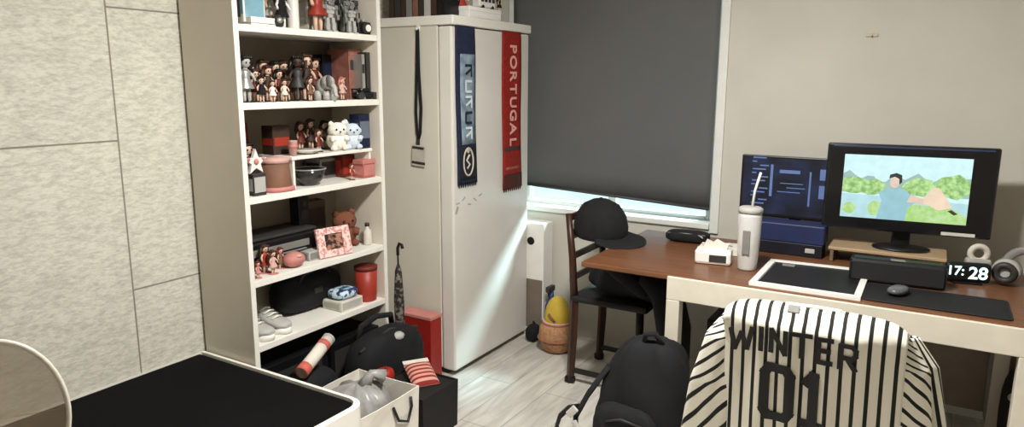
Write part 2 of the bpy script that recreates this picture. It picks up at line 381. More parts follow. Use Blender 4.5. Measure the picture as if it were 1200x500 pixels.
# scarves hanging on the cabinet door
def scarf(name, label, y0, y1, z0, z1, mats, bands):
    t = thing(name, label, 'scarf', (CX1, (y0+y1)/2, (z0+z1)/2)); w = y1-y0; h = z1-z0
    def S(u, v): return Vector((.006+.0035*math.sin(v*7+u*2), (u-.5)*w*(1+.02*math.sin(v*5)) + .012*(1-v), (v-.5)*h))
    MB().grid(S, 8, 24).build('cloth', mats[0], t, solid=.006)
    for nm, v0, v1, m_, u0, u1 in bands:
        def B(u, v, v0=v0, v1=v1, u0=u0, u1=u1):
            p = S(u0+(u1-u0)*u, v0+(v1-v0)*v); p.x += .0042; return p
        MB().grid(B, 4, 10).build(nm, m_, t, solid=.0015)
    b = MB()
    for k in range(9):
        p = S((k+.5)/9, 0); b.cyl(p, p-Vector((0, .002*math.sin(k), .014)), .004, .0025, 5)
    b.build('fringe', mats[1], t)
    return t, S
scarf_red = mat('scarf_red', (146, 30, 18), .85, var=.2, scale=60, bump=.3)
scarf_blue = mat('scarf_navy', (26, 33, 60), .85, var=.25, scale=60, bump=.3)
greyblue = two_tone('scarf_greyblue', (134, 152, 162), (96, 112, 126), 22, .85, .4, .65)
t, S = scarf('football_scarf', 'narrow navy and pale blue knitted scarf hanging on the cabinet door', 2.783, 2.945, .995, CZ-.002, [scarf_blue, scarf_blue],
    [('pale_band', .26, .83, greyblue, .2, .95), ('dark_band', .03, .25, mat('scarf_black', (20, 22, 34), .85), .06, .94)])
b = MB(); pts = []
for k in range(24):
    a = 2*math.pi*k/24; pts.append(Vector((.012, .012+.042*math.cos(a), -.272+.068*math.sin(a))))
b.tube(pts, .006, 6, close=True); b.tube([(.012, .0, -.305), (.013, .022, -.285), (.012, -.004, -.262), (.013, .02, -.238)], .007, 6)
b.ball((.012, .012, -.215), (.004, .014, .014)); b.build('emblem', mat('emblem_beige', (196, 186, 172), .8), t, subsurf=0)
for k in range(5):
    zz = .20-.076*k
    bb = MB()
    bb.box((.013, .02, zz), (.003, .055, .012), .001); 
    if k % 2: bb.box((.013, -.004, zz-.026), (.003, .012, .05), .001); bb.box((.013, .02, zz-.05), (.003, .05, .012), .001)
    else: bb.box((.013, .018, zz-.03), (.003, .05, .012), .001, RX(28)); bb.box((.013, .044, zz-.03), (.003, .010, .05), .001)
    bb.build('letter', mat('scarf_letter', (204, 216, 220) if k % 2 else (204, 216, 220), .8) if k % 3 else mat('scarf_letter_dark', (28, 34, 52), .8), t)
t, S = scarf('football_scarf', 'narrow red knitted scarf with pale vertical lettering hanging by the window edge of the cabinet', 3.205, 3.395, .918, CZ-.002, [scarf_red, mat('fringe_dark', (70, 26, 20), .85)],
    [('dark_band', .25, .275, mat('scarf_olive', (64, 52, 44), .85), .02, .98), ('brown_band', .005, .10, mat('scarf_brown', (74, 30, 22), .85), .0, 1), ('gold_band', .13, .145, mat('scarf_gold', (150, 92, 72), .85), .1, .9)])
let_m = mat('scarf_pink_letter', (226, 170, 158), .8)
for k, ch in enumerate('PORTUGAL'):
    text_mesh(ch, .092, 'letter', let_m, t, (.0135, .006, .335-.071*k), (0, 0, -1), (0, 1, 0), .003)

# lanyard on the cabinet side
t = thing('lanyard', 'black lanyard with a clear name badge hanging on the cabinet side', 'lanyard', (-2.2, CY0-.008, 1.75))
b = MB(); b.tube([(0, 0, 0), (-.006, -.003, -.2), (-.016, -.003, -.4), (-.012, -.002, -.50), (-.006, -.001, -.53)], .009, 6, flat=(1, .3)); b.tube([(0.003, 0, 0), (.006, -.002, -.2), (.016, -.002, -.38), (.006, 0, -.5), (-.004, -.001, -.53)], .009, 6, flat=(1, .3)); b.build('strap', black_f, t)
b = MB(); b.box((-.008, -.001, -.545), (.02, .006, .03), .002); b.build('clip', dark_grey, t)
b = MB(); b.box((-.008, 0, -.615), (.085, .004, .105), .003, RY(4)); b.build('badge', mat('badge', (188, 182, 170), .25), t)
for zz, ww in ((-.575, .072), (-.65, .084)): b = MB(); b.box((-.008, -.003, zz), (ww, .002, .012), 0, RY(4)); b.build('badge_print', dark_grey, t)
b = MB(); b.box((.0015, .004, .012), (.022, .007, .04), .003); b.tube([(.0015, 0, 0), (.0015, -.008, -.004), (.0015, -.010, .008)], .003, 6); b.build('hook', whitep, t)

# ------------------------------------------------------------------ figure builders (local origin = base)
def figurine(name, label, loc, h, hair, dress, rz=90, skin=None, group=None, arm=0, long_hair=True, cat='figurine', base=None):
    """doll facing local -Y"""
    t = thing(name, label, cat, loc, R(rz), group); s = h
    skin = skin or skin_m
    b = MB()
    for x in (-.06, .06): b.tube([(x*s, -.03*s, .02*s), (x*s, 0, .03*s), (x*s, 0, .22*s), (x*.9*s, 0, .42*s)], [.025*s, .035*s, .042*s, .06*s], 8)
    b.tube([(0, 0, .38*s), (0, 0, .48*s), (0, -.005*s, .6*s), (0, 0, .68*s), (0, 0, .74*s)], [.105*s, .085*s, .11*s, .06*s, .045*s], 10, flat=(1, .7))
    for x in (-1, 1):
        up = arm if x > 0 else 0
        b.tube([(x*.09*s, 0, .64*s), (x*.17*s, -.03*s, (.54+.16*up)*s), (x*.18*s, -.08*s, (.44+.42*up)*s)], [.036*s, .032*s, .03*s], 7)
    b.ball((0, -.01*s, .83*s), (.115*s, .11*s, .125*s), 12)
    for x in (-1, 1): b.ball((x*.045*s, -.112*s, .82*s), (.018*s, .01*s, .024*s), 6, mi=1)
    b.build('body', [skin, black_h], t)
    b = MB(); b.ball((0, .025*s, .865*s), (.145*s, .125*s, .135*s), 12)
    for k in range(5): b.ball(((k-2)*.045*s, -.085*s, .925*s), (.032*s, .04*s, .04*s), 6)
    if long_hair:
        for x in (-1, 1): b.tube([(x*.11*s, .02*s, .88*s), (x*.15*s, .04*s, .72*s), (x*.14*s, .05*s, .5*s)], [.05*s, .055*s, .015*s], 7)
        b.tube([(0, .1*s, .9*s), (0, .13*s, .7*s), (0, .11*s, .48*s)], [.08*s, .09*s, .03*s], 8)
    b.build('hair', hair, t)
    b = MB(); b.lathe([(.19*s, .28*s), (.185*s, .3*s), (.115*s, .45*s), (.09*s, .5*s), (.122*s, .62*s), (.07*s, .69*s)], (0, 0, 0), 14, sy=.8); b.build('outfit', dress, t)
    b = MB(); b.lathe([(.2*s, 0), (.2*s, .018*s), (.18*s, .024*s)], seg=18); b.build('base', base or black_p, t)
    return t
def robot(name, label, loc, h, m1, m2, rz=90, group=None):
    t = thing(name, label, 'robot figurine', loc, R(rz), group); s = h
    b = MB(); b.box((0, 0, .62*s), (.26*s, .16*s, .22*s), .03*s); b.box((0, 0, .46*s), (.15*s, .12*s, .12*s), .02*s); b.box((-.07*s, -.09*s, .66*s), (.09*s, .05*s, .07*s), .01*s); b.box((.07*s, -.09*s, .66*s), (.09*s, .05*s, .07*s), .01*s); b.build('torso', m1, t)
    b = MB(); b.box((0, -.01*s, .82*s), (.11*s, .12*s, .12*s), .03*s); b.prism([(0, 0), (.09*s, .09*s), (.02*s, .02*s)], (0, -.07*s, .86*s), (1, 0, 0), (0, 0, 1), .012*s); b.prism([(0, 0), (-.02*s, .02*s), (-.09*s, .09*s)], (0, -.07*s, .86*s), (1, 0, 0), (0, 0, 1), .012*s); b.build('head', m2, t)
    for x in (-1, 1):
        b = MB(); b.box((x*.2*s, 0, .70*s), (.13*s, .15*s, .13*s), .03*s); b.box((x*.22*s, -.01*s, .56*s), (.08*s, .08*s, .16*s), .015*s); b.box((x*.23*s, -.05*s, .43*s), (.09*s, .11*s, .15*s), .02*s); b.build('arm', m2, t)
        b = MB(); b.box((x*.09*s, 0, .33*s), (.11*s, .13*s, .17*s), .02*s); b.box((x*.1*s, -.01*s, .16*s), (.13*s, .15*s, .21*s), .03*s); b.box((x*.1*s, -.04*s, .03*s), (.14*s, .23*s, .06*s), .015*s); b.build('leg', m1, t)
    b = MB(); b.box((0, .12*s, .66*s), (.2*s, .08*s, .18*s), .02*s)
    for x in (-1, 1): b.box((x*.17*s, .15*s, .78*s), (.05*s, .04*s, .34*s), .01*s, RY(x*32))
    b.build('backpack', m2, t)
    return t
def shelf_box(name, label, cat, loc, size, material, rz=0, group=None, face=None, face_m=None, bev=.003, lid=None):
    """carton with a printed front facing +X and, if asked, a lid"""
    t = thing(name, label, cat, loc, R(rz), group); sx, sy, sz = size
    MB().box((0, 0, sz/2), size, bev).build('body', material, t)
    if face_m:
        f0, f1 = face or (.15, .85)
        b = MB(); b.box((sx/2+.0006, 0, sz*(f0+f1)/2), (.0012, sy*.86, sz*(f1-f0)), 0); b.box((0, -sy/2-.0006, sz*(f0+f1)/2), (sx*.8, .0012, sz*(f1-f0)*.8), 0); b.build('printed_panel', face_m, t)
    if lid:
        b = MB(); b.box((0, 0, sz+.004), (sx+.006, sy+.006, .022), .003); b.build('lid', lid, t)
    return t
def book(label, loc, size, material, rz=0, group=None, tilt=0):
    """upright book: spine on local -Y"""
    t = thing('book', label, 'book', loc, R(rz), group); w, d, h = size
    c = math.sin(R(abs(tilt)))*w/2
    r = RY(tilt); 
    b = MB(); b.box((-w/2+.0012, 0, h/2), (.0024, d, h), .0008); b.box((w/2-.0012, 0, h/2), (.0024, d, h), .0008); b.box((0, -d/2+.0015, h/2), (w, .003, h), .0008)
    b.bm.transform(Matrix.Translation((0, 0, c)) @ r.to_4x4()); b.build('cover', material, t)
    b = MB(); b.box((0, .001, h/2), (w-.005, d-.006, h-.006)); b.bm.transform(Matrix.Translation((0, 0, c)) @ r.to_4x4()); b.build('page_block', offwhite, t)
    b = MB(); b.box((0, -d/2-.0004, h*.68), (w*.7, .0008, h*.2)); b.bm.transform(Matrix.Translation((0, 0, c)) @ r.to_4x4()); b.build('title_panel', offwhite if sum(material.node_tree.nodes['Principled BSDF'].inputs['Base Color'].default_value[:3]) < 2 else dark_grey, t)
    return t
def onto(px, py, X, z, half=.03):
    """point on a shelf whose top is z, seen at column px"""
    p = at(px, py, X=X); return (X, min(max(p.y, SY0+ST+half), SY1-ST-half), z)
def sneaker(label, loc, rz, upper, trim, group=None):
    t = thing('sneaker', label, 'shoe', loc, R(rz), group)
    def ring(x, w, z0, z1): return [Vector((x, w*math.cos(2*math.pi*k/12)*.5, z0+(z1-z0)*(.5+.5*math.sin(2*math.pi*k/12)))) for k in range(12)]
    b = MB(); b.rings([ring(-.125, .045, .03, .085), ring(-.11, .068, .02, .105), ring(-.06, .074, .02, .10), ring(0, .078, .02, .085), ring(.06, .088, .02, .062), ring(.11, .078, .02, .05), ring(.135, .035, .025, .04)]); b.build('upper', upper, t)
    b = MB(); b.rings([[Vector((.14*math.cos(2*math.pi*k/20), (.046-.008*math.cos(2*math.pi*k/20+math.pi))*math.sin(2*math.pi*k/20), z)) for k in range(20)] for z in (0, .026)]); b.build('sole', whitep, t)
    b = MB()
    for k in range(4): b.tube([(.0+.022*k, -.028, .083-.008*k), (.008+.022*k, 0, .094-.009*k), (.0+.022*k, .028, .083-.008*k)], .004, 6)
    b.build('laces', trim, t); return t

# ------------------------------------------------------------------ top shelf contents
z5, z4, z3, z2, z1 = 1.7055, 1.4205, 1.0635, .7355, .4705
gA = 'models on the top visible shelf'
shelf_box('storage_box', 'narrow dark grey box at the left end of the highest visible shelf', 'box', onto(281, 15, -2.40, z5), (.12, .035, .19), dark_grey, face_m=mid_grey)
t = thing('display_tray', 'low white tray under the pale blue print on the highest shelf', 'tray', onto(303, 20, -2.27, z5))
b = MB(); b.box((0, 0, .006), (.11, .16, .012), .003); b.build('bottom', whitep, t)
b = MB()
for q, sz in (((.052, 0, .018), (.006, .16, .026)), ((-.052, 0, .018), (.006, .16, .026)), ((0, .077, .018), (.1, .006, .026)), ((0, -.077, .018), (.1, .006, .026))): b.box(q, sz, .002)
b.build('rim', whitep, t)
p = onto(296, 10, -2.255, z5+.012, .055)
shelf_box('picture_block', 'pale blue picture block standing in the white tray on the highest shelf', 'picture', p, (.02, .10, .2), whitep, face=(.05, .95), face_m=sky_b)
figurine('figurine', 'white robed figurine right of the pale blue picture block', onto(318, 15, -2.36, z5), .19, lt_grey, whitep, base=lt_grey)
figurine('figurine', 'black coated figurine with a white face on the highest shelf', onto(330, 15, -2.29, z5), .17, black_h, black_cloth, skin=whitep)
t = thing('helmet', 'small dark helmet ornament at the front edge of the highest shelf', 'ornament', (-2.222, onto(325, 25, -2.225, 0)[1], z5))
b = MB(); b.lathe([(.012, 0), (.02, .004), (.024, .02), (.02, .036), (.008, .046)], seg=16); b.build('shell', dark_grey, t)
b = MB(); b.ball((.017, -.004, .024), (.009, .014, .012), 8); b.build('visor', silver, t)
t = thing('bottle', 'slim white bottle behind the black coated figurine', 'bottle', onto(343, 10, -2.33, z5))
b = MB(); b.lathe([(.022, 0), (.024, .01), (.024, .13), (.01, .155), (.01, .17)]); b.build('body', whitep, t); b = MB(); b.lathe([(.012, .17), (.012, .19)]); b.build('cap', lt_grey, t)
shelf_box('storage_box', 'pale cream box behind the red figurine on the highest shelf', 'box', onto(356, 10, -2.4, z5), (.12, .07, .17), offwhite, face_m=lt_grey)
figurine('figurine', 'large red and pink dressed figurine on the highest shelf', onto(372, 12, -2.29, z5), .24, red_d, red_b, arm=1)
for px, X, hh, lab in ((386, -2.27, .15, 'light grey robot model just right of the red figurine'), (394, -2.36, .22, 'tallest grey robot model on the highest shelf'), (411, -2.27, .14, 'grey robot model left of the toy camera on the highest shelf'), (424, -2.31, .2, 'dark grey robot model standing behind the toy camera')):
    robot('robot_model', lab, onto(px, 12, X, z5, .07), hh, lt_grey if hh < .2 else mid_grey, mid_grey if hh < .2 else dark_grey if px > 415 else lt_grey, group=gA, rz=80)
def toy_camera(label, loc, s=1, m1=black_p, rz=0):
    t = thing('toy_camera', label, 'camera', loc, R(rz))
    MB().box((0, 0, .03*s), (.035*s, .075*s, .06*s), .006*s).build('body', m1, t)
    b = MB(); b.box((0, .005*s, .066*s), (.03*s, .03*s, .014*s), .004*s); b.cyl((0, -.025*s, .058*s), (0, -.025*s, .07*s), .007*s); b.build('top_plate', silver, t)
    b = MB(); b.cyl((.015*s, 0, .03*s), (.045*s, 0, .03*s), .022*s); b.build('lens', dark_grey, t); b = MB(); b.cyl((.045*s, 0, .03*s), (.047*s, 0, .03*s), .016*s); b.build('lens_glass', whitep, t)
toy_camera('black and white toy camera at the right end of the highest shelf', onto(433, 20, -2.26, z5), .95, rz=-10)

# second shelf
gB = 'small dolls on the second shelf'
figurine('figurine', 'silver grey armoured figurine at the left end of the second shelf', onto(288, 95, -2.26, z4), .18, black_h, silver, skin=lt_grey)
dolls = [(295, -2.40, .15, black_h, brown_d, 'black haired doll at the back left of the crowd of dolls'), (309, -2.41, .17, brown_h, red_d, 'tall dark red doll at the very back of the crowd of dolls'), (323, -2.40, .165, black_h, dark_grey, 'tall grey dressed doll at the very back of the crowd of dolls'), (333, -2.41, .17, brown_h, brown_d, 'tall brown doll at the back right of the crowd of dolls'), (369, -2.40, .19, brown_h, red_d, 'tall dark red dressed figurine behind the elephant and the coat figurine'),
 (299, -2.31, .13, brown_h, red_d, 'brown haired doll in dark red next to the silver figurine'), (306, -2.24, .10, black_h, black_cloth, 'short black dressed doll at the front left of the second shelf'),
 (314, -2.31, .145, brown_h, brown_d, 'brown dressed doll in the middle row of the crowd of small dolls'), (319, -2.235, .085, brown_h, whitep, 'tiny white dressed doll at the front of the second shelf'), (327, -2.3, .13, black_h, red_d, 'black haired doll in dark red in the middle of the small dolls'),
 (333, -2.24, .09, brown_h, offwhite, 'tiny cream dressed doll in front of the small dolls'), (340, -2.32, .12, brown_h, brown_c, 'light brown dressed doll behind the arm raising figurine')]
for px, X, hh, ha, dr_, lab in dolls: figurine('figurine', lab, onto(px, 100, X, z4), hh, ha, dr_, group=gB, rz=90+random.uniform(-18, 18), base=brown_d)
figurine('figurine', 'dark figurine raising one arm on the second shelf', onto(349, 95, -2.28, z4), .19, black_h, dark_grey, arm=1, skin=brown_d, rz=60)
figurine('figurine', 'brown haired figurine in a brown coat left of the grey elephant', onto(359, 95, -2.33, z4), .2, brown_h, brown_d, rz=80)
figurine('figurine', 'small brown dressed figurine in front of the brown coat figurine', onto(363, 100, -2.24, z4), .10, brown_h, brown_c, rz=95)
shelf_box('storage_box', 'black box standing behind the grey elephant on the second shelf', 'box', onto(383, 80, -2.44, z4), (.08, .13, .2), black_p, face_m=navy)
t = thing('plush_elephant', 'pale grey plush elephant on the second shelf', 'soft toy', onto(381, 100, -2.27, z4), R(20))
b = MB(); b.ball((0, 0, .055), (.04, .05, .042), 14); b.ball((.03, -.035, .075), (.03, .03, .03), 12)
for x, y in ((.02, -.03), (-.02, -.03), (.02, .03), (-.02, .03)): b.tube([(x, y, 0), (x, y, .04)], [.017, .018], 8)
b.tube([(.05, -.045, .07), (.068, -.05, .05), (.07, -.05, .022), (.08, -.052, .015)], [.014, .011, .009, .008], 8); b.build('body', lt_grey, t)
for sgn in (-1, 1): MB().ball((.03-.018*sgn, -.035+.032*sgn*.9, .08), (.02, .008, .026), 10, rot=RZ(30*sgn)).build('ear', mid_grey, t)
book('tall pinkish brown book standing upright on the second shelf', onto(404, 85, -2.36, z4), (.085, .13, .225), mat('pink_brown_cover', (150, 98, 84), .5, var=.2, scale=30), rz=90)
figurine('figurine', 'pink dressed figurine in front of the pinkish brown book', onto(401, 105, -2.26, z4), .10, pink_m, pale_pink)
book('thin silver grey book beside the pinkish brown book', onto(418, 85, -2.31, z4, .05), (.022, .13, .2), silver, rz=90)
book('thin black book at the right end of the second shelf', onto(427, 85, -2.31, z4, .018), (.028, .13, .21), dark_grey, rz=90)
t = thing('toy_car', 'black toy racing car in front of the thin books', 'toy', onto(432, 108, -2.255, z4), R(75))
b = MB(); b.box((0, 0, .022), (.12, .045, .022), .008); b.box((-.01, 0, .04), (.055, .038, .024), .01); b.box((-.055, 0, .045), (.012, .05, .006), .001); b.build('body', black_p, t)
for x in (-.038, .038):
    for y in (-.024, .024): b = MB(); b.cyl((x, y-.007, .016), (x, y+.007, .016), .016, seg=14); b.build('wheel', dark_grey, t)

# third shelf with a low white riser
ry0, ry1, rzt = 1.968, 2.445, 1.197
t = thing('shelf_riser', 'low white riser board dividing the third shelf', 'shelf riser', (-2.33, (ry0+ry1)/2, z3))
MB().box((0, 0, rzt-z3-.007), (.2, ry1-ry0, .014), .002).build('board', white_lam, t)
for s_ in (-1, 1): MB().box((0, s_*((ry1-ry0)/2-.012), (rzt-z3-.014)/2), (.19, .012, rzt-z3-.0145), .001).build('leg', white_lam, t)
rt = rzt+.0006
shelf_box('gift_box', 'tall dark red box behind the brown paper tub on the third shelf', 'box', (-2.455, 1.86, z3), (.08, .1, .27), red_d, face_m=red_b)
shelf_box('gift_box', 'reddish brown box left of the pink cup behind the paper tub', 'box', (-2.375, 2.016, rt), (.07, .09, .12), brown_d, face=(.3, .6), face_m=red_b)
t = thing('paper_cup', 'small pink cup on the white riser', 'cup', onto(343, 165, -2.27, rt)); b = MB(); b.lathe([(.014, 0), (.019, .06), (.02, .062), (.017, .06), (.012, .006)]); b.build('body', pale_pink, t); b = MB(); b.lathe([(.0165, .03), (.0195, .031), (.0198, .045), (.0175, .046)]); b.build('band', pink_m, t)
t = thing('saucer', 'white saucer on the riser right of the pink cup', 'dish', onto(359, 172, -2.28, rt)); b = MB(); b.lathe([(.03, 0), (.034, .004), (.062, .016), (.062, .019), (.03, .007)], seg=24); b.build('dish', whitep, t); b = MB(); b.lathe([(.028, .0072), (.03, .009), (.016, .0095)], seg=18); b.build('well', lt_grey, t)
for px, X, hh, ha, dr_, lab in ((352, -2.4, .13, brown_h, red_d, 'dark red dressed doll behind the white saucer'), (364, -2.41, .14, brown_h, brown_d, 'brown dressed doll standing behind the saucer on the right'), (373, -2.30, .1, brown_h, red_d, 'short dark red doll on the riser left of the plush cat'), (380, -2.4, .13, black_h, brown_d, 'black haired brown doll behind the plush cat')):
    figurine('figurine', lab, onto(px, 160, X, rt), hh, ha, dr_, group='dolls on the white riser')
def plush(label, name, loc, s, m1, ear_long, rz):
    t = thing(name, label, 'soft toy', loc, R(rz))
    b = MB(); b.ball((0, 0, .042*s), (.042*s, .048*s, .044*s), 14); b.ball((.012*s, 0, .088*s), (.034*s, .044*s, .034*s), 14)
    for y in (-1, 1): b.ball((.032*s, y*.026*s, .012*s), (.02*s, .016*s, .013*s), 8); b.tube([(.03*s, y*.034*s, .06*s), (.042*s, y*.026*s, .042*s)], [.013*s, .011*s], 8)
    b.build('body', m1, t)
    for y in (-1, 1): 
        b = MB(); b.tube([(.008*s, y*.026*s, .11*s), (.006*s, y*.034*s, (.135+.03*ear_long)*s), (.004*s, y*.036*s, (.142+.05*ear_long)*s)], [.015*s, .011*s, .002*s], 8); b.build('ear', m1, t)
    b = MB()
    for y in (-1, 1): b.ball((.045*s, y*.016*s, .092*s), .0045*s, 6)
    b.ball((.047*s, 0, .082*s), .004*s, 6); b.build('face', black_h, t); return t
plush('round white plush cat sitting on the white riser', 'plush_cat', onto(395, 165, -2.29, rt), 1.02, mat('white_plush', (240, 234, 222), .95, bump=.3, scale=90), -.45, -25)
plush('bluish white plush rabbit beside the plush cat', 'plush_rabbit', onto(413, 163, -2.28, rt), .95, mat('blue_white_plush', (212, 222, 230), .95, bump=.3, scale=90), .0, -35)
shelf_box('storage_box', 'tall dark navy box at the right end of the white riser', 'box', onto(432, 150, -2.27, rt, .06), (.06, .07, .155), navy, face_m=mat('box_print_grey', (104, 112, 126), .5), face=(.3, .8))
shelf_box('storage_box', 'small dark grey box under the white star on the third shelf', 'box', onto(298, 205, -2.25, z3), (.06, .06, .085), dark_grey, face_m=lt_grey)
t = thing('star_ornament', 'white star ornament standing on a small dark box', 'ornament', onto(298, 180, -2.25, z3+.0855), R(0))
poly = []
for k in range(10):
    a = R(90+36*k); r_ = .052 if k % 2 == 0 else .022; poly.append((r_*math.cos(a), r_*math.sin(a)+.042))
b = MB(); b.prism(poly, (-.006, 0, 0), (0, 1, 0), (0, 0, 1), .014); b.build('star', whitep, t)
b = MB(); b.ball((.009, 0, .044), (.006, .012, .012), 8); b.ball((.008, -.034, .055), (.004, .008, .008), 8); b.ball((.008, .034, .055), (.004, .008, .008), 8); b.build('bead', pink_m, t)
figurine('figurine', 'small dark figurine behind the white star ornament', onto(289, 190, -2.38, z3), .2, black_h, dark_grey)
t = thing('paper_tub', 'brown paper tub with a pale pink rim on the third shelf', 'tub', onto(322, 205, -2.285, z3))
b = MB(); b.lathe([(.066, 0), (.068, .006), (.056, .125), (.05, .125), (.05, .12)], seg=24); b.build('body', brown_c, t)
b = MB(); b.lathe([(.053, .112), (.06, .112), (.06, .13), (.02, .136)], seg=24); b.build('lid', pale_pink, t); b = MB(); b.lathe([(.065, .001), (.078, .001), (.076, .016), (.066, .018)], seg=24); b.build('foot_band', pink_m, t)
t = thing('glass_bowl', 'dark smoked glass bowl under the white riser', 'bowl', onto(362, 200, -2.28, z3)); b = MB(); b.lathe([(.035, 0), (.038, .006), (.062, .03), (.072, .07), (.069, .07), (.058, .032), (.03, .012)], seg=24); b.build('bowl', mat('smoked_glass', (44, 42, 40), .12, spec=.7), t); b = MB(); b.tube([(.071*math.cos(a), .071*math.sin(a), .07) for a in [2*math.pi*k/24 for k in range(24)]], .003, 6, close=True); b.build('rim', silver, t)
shelf_box('storage_box', 'grey carton behind the smoked glass bowl', 'box', onto(378, 195, -2.42, z3), (.1, .12, .09), mid_grey, face_m=dark_grey)
shelf_box('gift_box', 'wide dark red gift box under the right end of the riser', 'box', onto(408, 190, -2.37, z3, .075), (.09, .1, .1), red_d, face_m=red_b)
shelf_box('gift_box', 'pinkish red gift box with a pale lid at the right end of the third shelf', 'box', onto(430, 188, -2.255, z3, .055), (.06, .08, .07), mat('rose_card', (178, 98, 92), .6), face_m=pink_m, lid=pink_m)
figurine('figurine', 'tiny red doll in front of the wide dark red gift box', onto(412, 195, -2.24, z3), .075, red_d, red_b)

# fourth shelf
t = thing('printer', 'flat black printer at the back of the fourth shelf', 'printer', (-2.40, 1.98, z2))
b = MB(); b.box((0, 0, .06), (.17, .38, .12), .012); b.build('body', black_p, t); b = MB(); b.box((0, 0, .128), (.165, .37, .014), .005); b.build('lid', dark_grey, t)
b = MB(); b.box((.0915, -.02, .05), (.012, .26, .006), .002); b.box((.089, -.02, .075), (.006, .3, .03), .002); b.build('paper_tray', mid_grey, t)
t = thing('speaker_box', 'slim black speaker standing on the flat printer', 'speaker', (-2.40, onto(351, 250, -2.40, 0)[1], z2+.1353)); MB().box((0, 0, .064), (.06, .062, .128), .006).build('cabinet', black_p, t)
b = MB(); b.cyl((.03, 0, .045), (.034, 0, .045), .022); b.cyl((.03, 0, .095), (.034, 0, .095), .012); b.build('driver', dark_grey, t)
for px, X, hh, ha, dr_, lab in ((302, -2.235, .07, red_d, pink_m, 'short pink dressed doll at the left end of the fourth shelf'), (311, -2.275, .12, brown_h, red_b, 'red dressed doll in the middle of the pink dolls on the fourth shelf'), (320, -2.235, .10, brown_h, pale_pink, 'pale pink dressed doll right of the red doll on the fourth shelf'), (329, -2.28, .09, red_d, brown_c, 'brown dressed doll left of the pink ball')):
    figurine('figurine', lab, onto(px, 310, X, z2), hh, ha, dr_, group='pink and red dolls on the fourth shelf', base=pink_m)
t = thing('ball_ornament', 'round pink plush ball on the fourth shelf', 'ornament', onto(345, 315, -2.25, z2)); b = MB(); b.ball((0, 0, .032), (.042, .05, .032), 16); b.build('ball', pink_m, t); b = MB(); b.ball((.03, 0, .05), (.012, .016, .008), 8); b.build('patch', pale_pink, t)
shelf_box('storage_box', 'low grey box behind the pink plush ball', 'box', onto(365, 300, -2.30, z2), (.08, .1, .04), lt_grey, face_m=mid_grey)
p = onto(393, 290, -2.235, z2); t = thing('picture_frame', 'pink patterned picture frame with a dark picture leaning on the fourth shelf', 'picture frame', p, R(-12))
pm = two_tone('pink_pattern', (206, 136, 132), (236, 208, 198), 70, .6, .45, .55); rt_ = RY(-14)
b = MB()
for c_, s_ in (((0, -.065, .065), (.016, .04, .13)), ((0, .065, .065), (.016, .04, .13)), ((0, 0, .115), (.016, .09, .03)), ((0, 0, .016), (.016, .09, .032))): b.box(c_, s_, .003)
b.bm.transform(Matrix.Translation((.005, 0, .002)) @ rt_.to_4x4()); b.build('frame', pm, t)
b = MB(); b.box((-.002, 0, .066), (.006, .092, .07)); b.bm.transform(Matrix.Translation((.005, 0, .002)) @ rt_.to_4x4()); b.build('picture', two_tone('dark_picture', (40, 30, 26), (170, 120, 100), 45, .4), t)
b = MB(); b.box((-.045, 0, .045), (.004, .03, .09), .001, RY(28)); b.build('stand', black_p, t)
t = plush('brown teddy bear behind the pink picture frame', 'teddy_bear', onto(402, 262, -2.36, z2, .07), 1.35, mat('brown_plush', (122, 74, 54), .95, bump=.3, scale=80), -.4, -20)
t = thing('bottle', 'small whitish bottle at the right end of the fourth shelf', 'bottle', onto(430, 260, -2.27, z2)); b = MB(); b.lathe([(.018, 0), (.02, .006), (.02, .065), (.009, .08), (.009, .09)]); b.build('body', offwhite, t); b = MB(); b.lathe([(.011, .09), (.011, .105)]); b.build('cap', dark_grey, t)
shelf_box('storage_box', 'brown carton against the back of the fourth shelf', 'box', (-2.465, 2.27, z2), (.06, .13, .22), mat('dull_brown', (92, 72, 60), .7), face_m=brown_d)

# fifth shelf
t = thing('handbag', 'black handbag lying on the fifth shelf', 'bag', (-2.41, 2.17, z1)); b = MB(); b.ball((0, 0, .09), (.078, .19, .09), 20, e=.7); b.build('body', black_cloth, t)
b = MB(); b.tube([(.05, -.1, .14), (.065, -.07, .185), (.07, 0, .2), (.065, .07, .185), (.05, .1, .14)], .008, 8); b.build('handle', black_p, t); b = MB(); b.box((.078, 0, .1), (.008, .05, .03), .003); b.build('clasp', dark_grey, t)
sneaker('grey and white sneaker at the left front of the fifth shelf', (-2.345, onto(303, 385, -2.27, 0, .06)[1], z1), 6, lt_grey, whitep, 'grey sneakers on the fifth shelf')
sneaker('grey and white sneaker right of its twin on the fifth shelf', (-2.352, onto(326, 372, -2.27, 0)[1], z1), 4, lt_grey, whitep, 'grey sneakers on the fifth shelf')
shelf_box('storage_box', 'low white box under the blue patterned folded shirt on the fifth shelf', 'box', onto(402, 360, -2.285, z1), (.12, .14, .045), offwhite, face_m=lt_grey)
bs = two_tone('blue_white_check', (38, 56, 92), (196, 216, 226), 38, .6, .47, .53)
t = thing('folded_shirt', 'blue and white patterned folded shirt on a low white box', 'shirt', onto(402, 348, -2.285, z1+.0455)); b = MB(); b.ball((0, 0, .022), (.055, .065, .022), 16, e=.6); b.build('cloth', bs, t); b = MB(); b.tube([(.02, -.02, .042), (.035, 0, .046), (.02, .02, .042)], .006, 8); b.build('collar', sky_b, t)
t = thing('canister', 'brick red canister at the right end of the fifth shelf', 'canister', onto(432, 335, -2.265, z1, .06)); b = MB(); b.lathe([(.046, 0), (.048, .005), (.054, .155), (.051, .155), (.045, .02)], seg=28); b.build('body', red_b, t); b = MB(); b.lathe([(.045, .15), (.055, .15), (.056, .168), (.03, .172)], seg=28); b.build('lid', red_d, t)
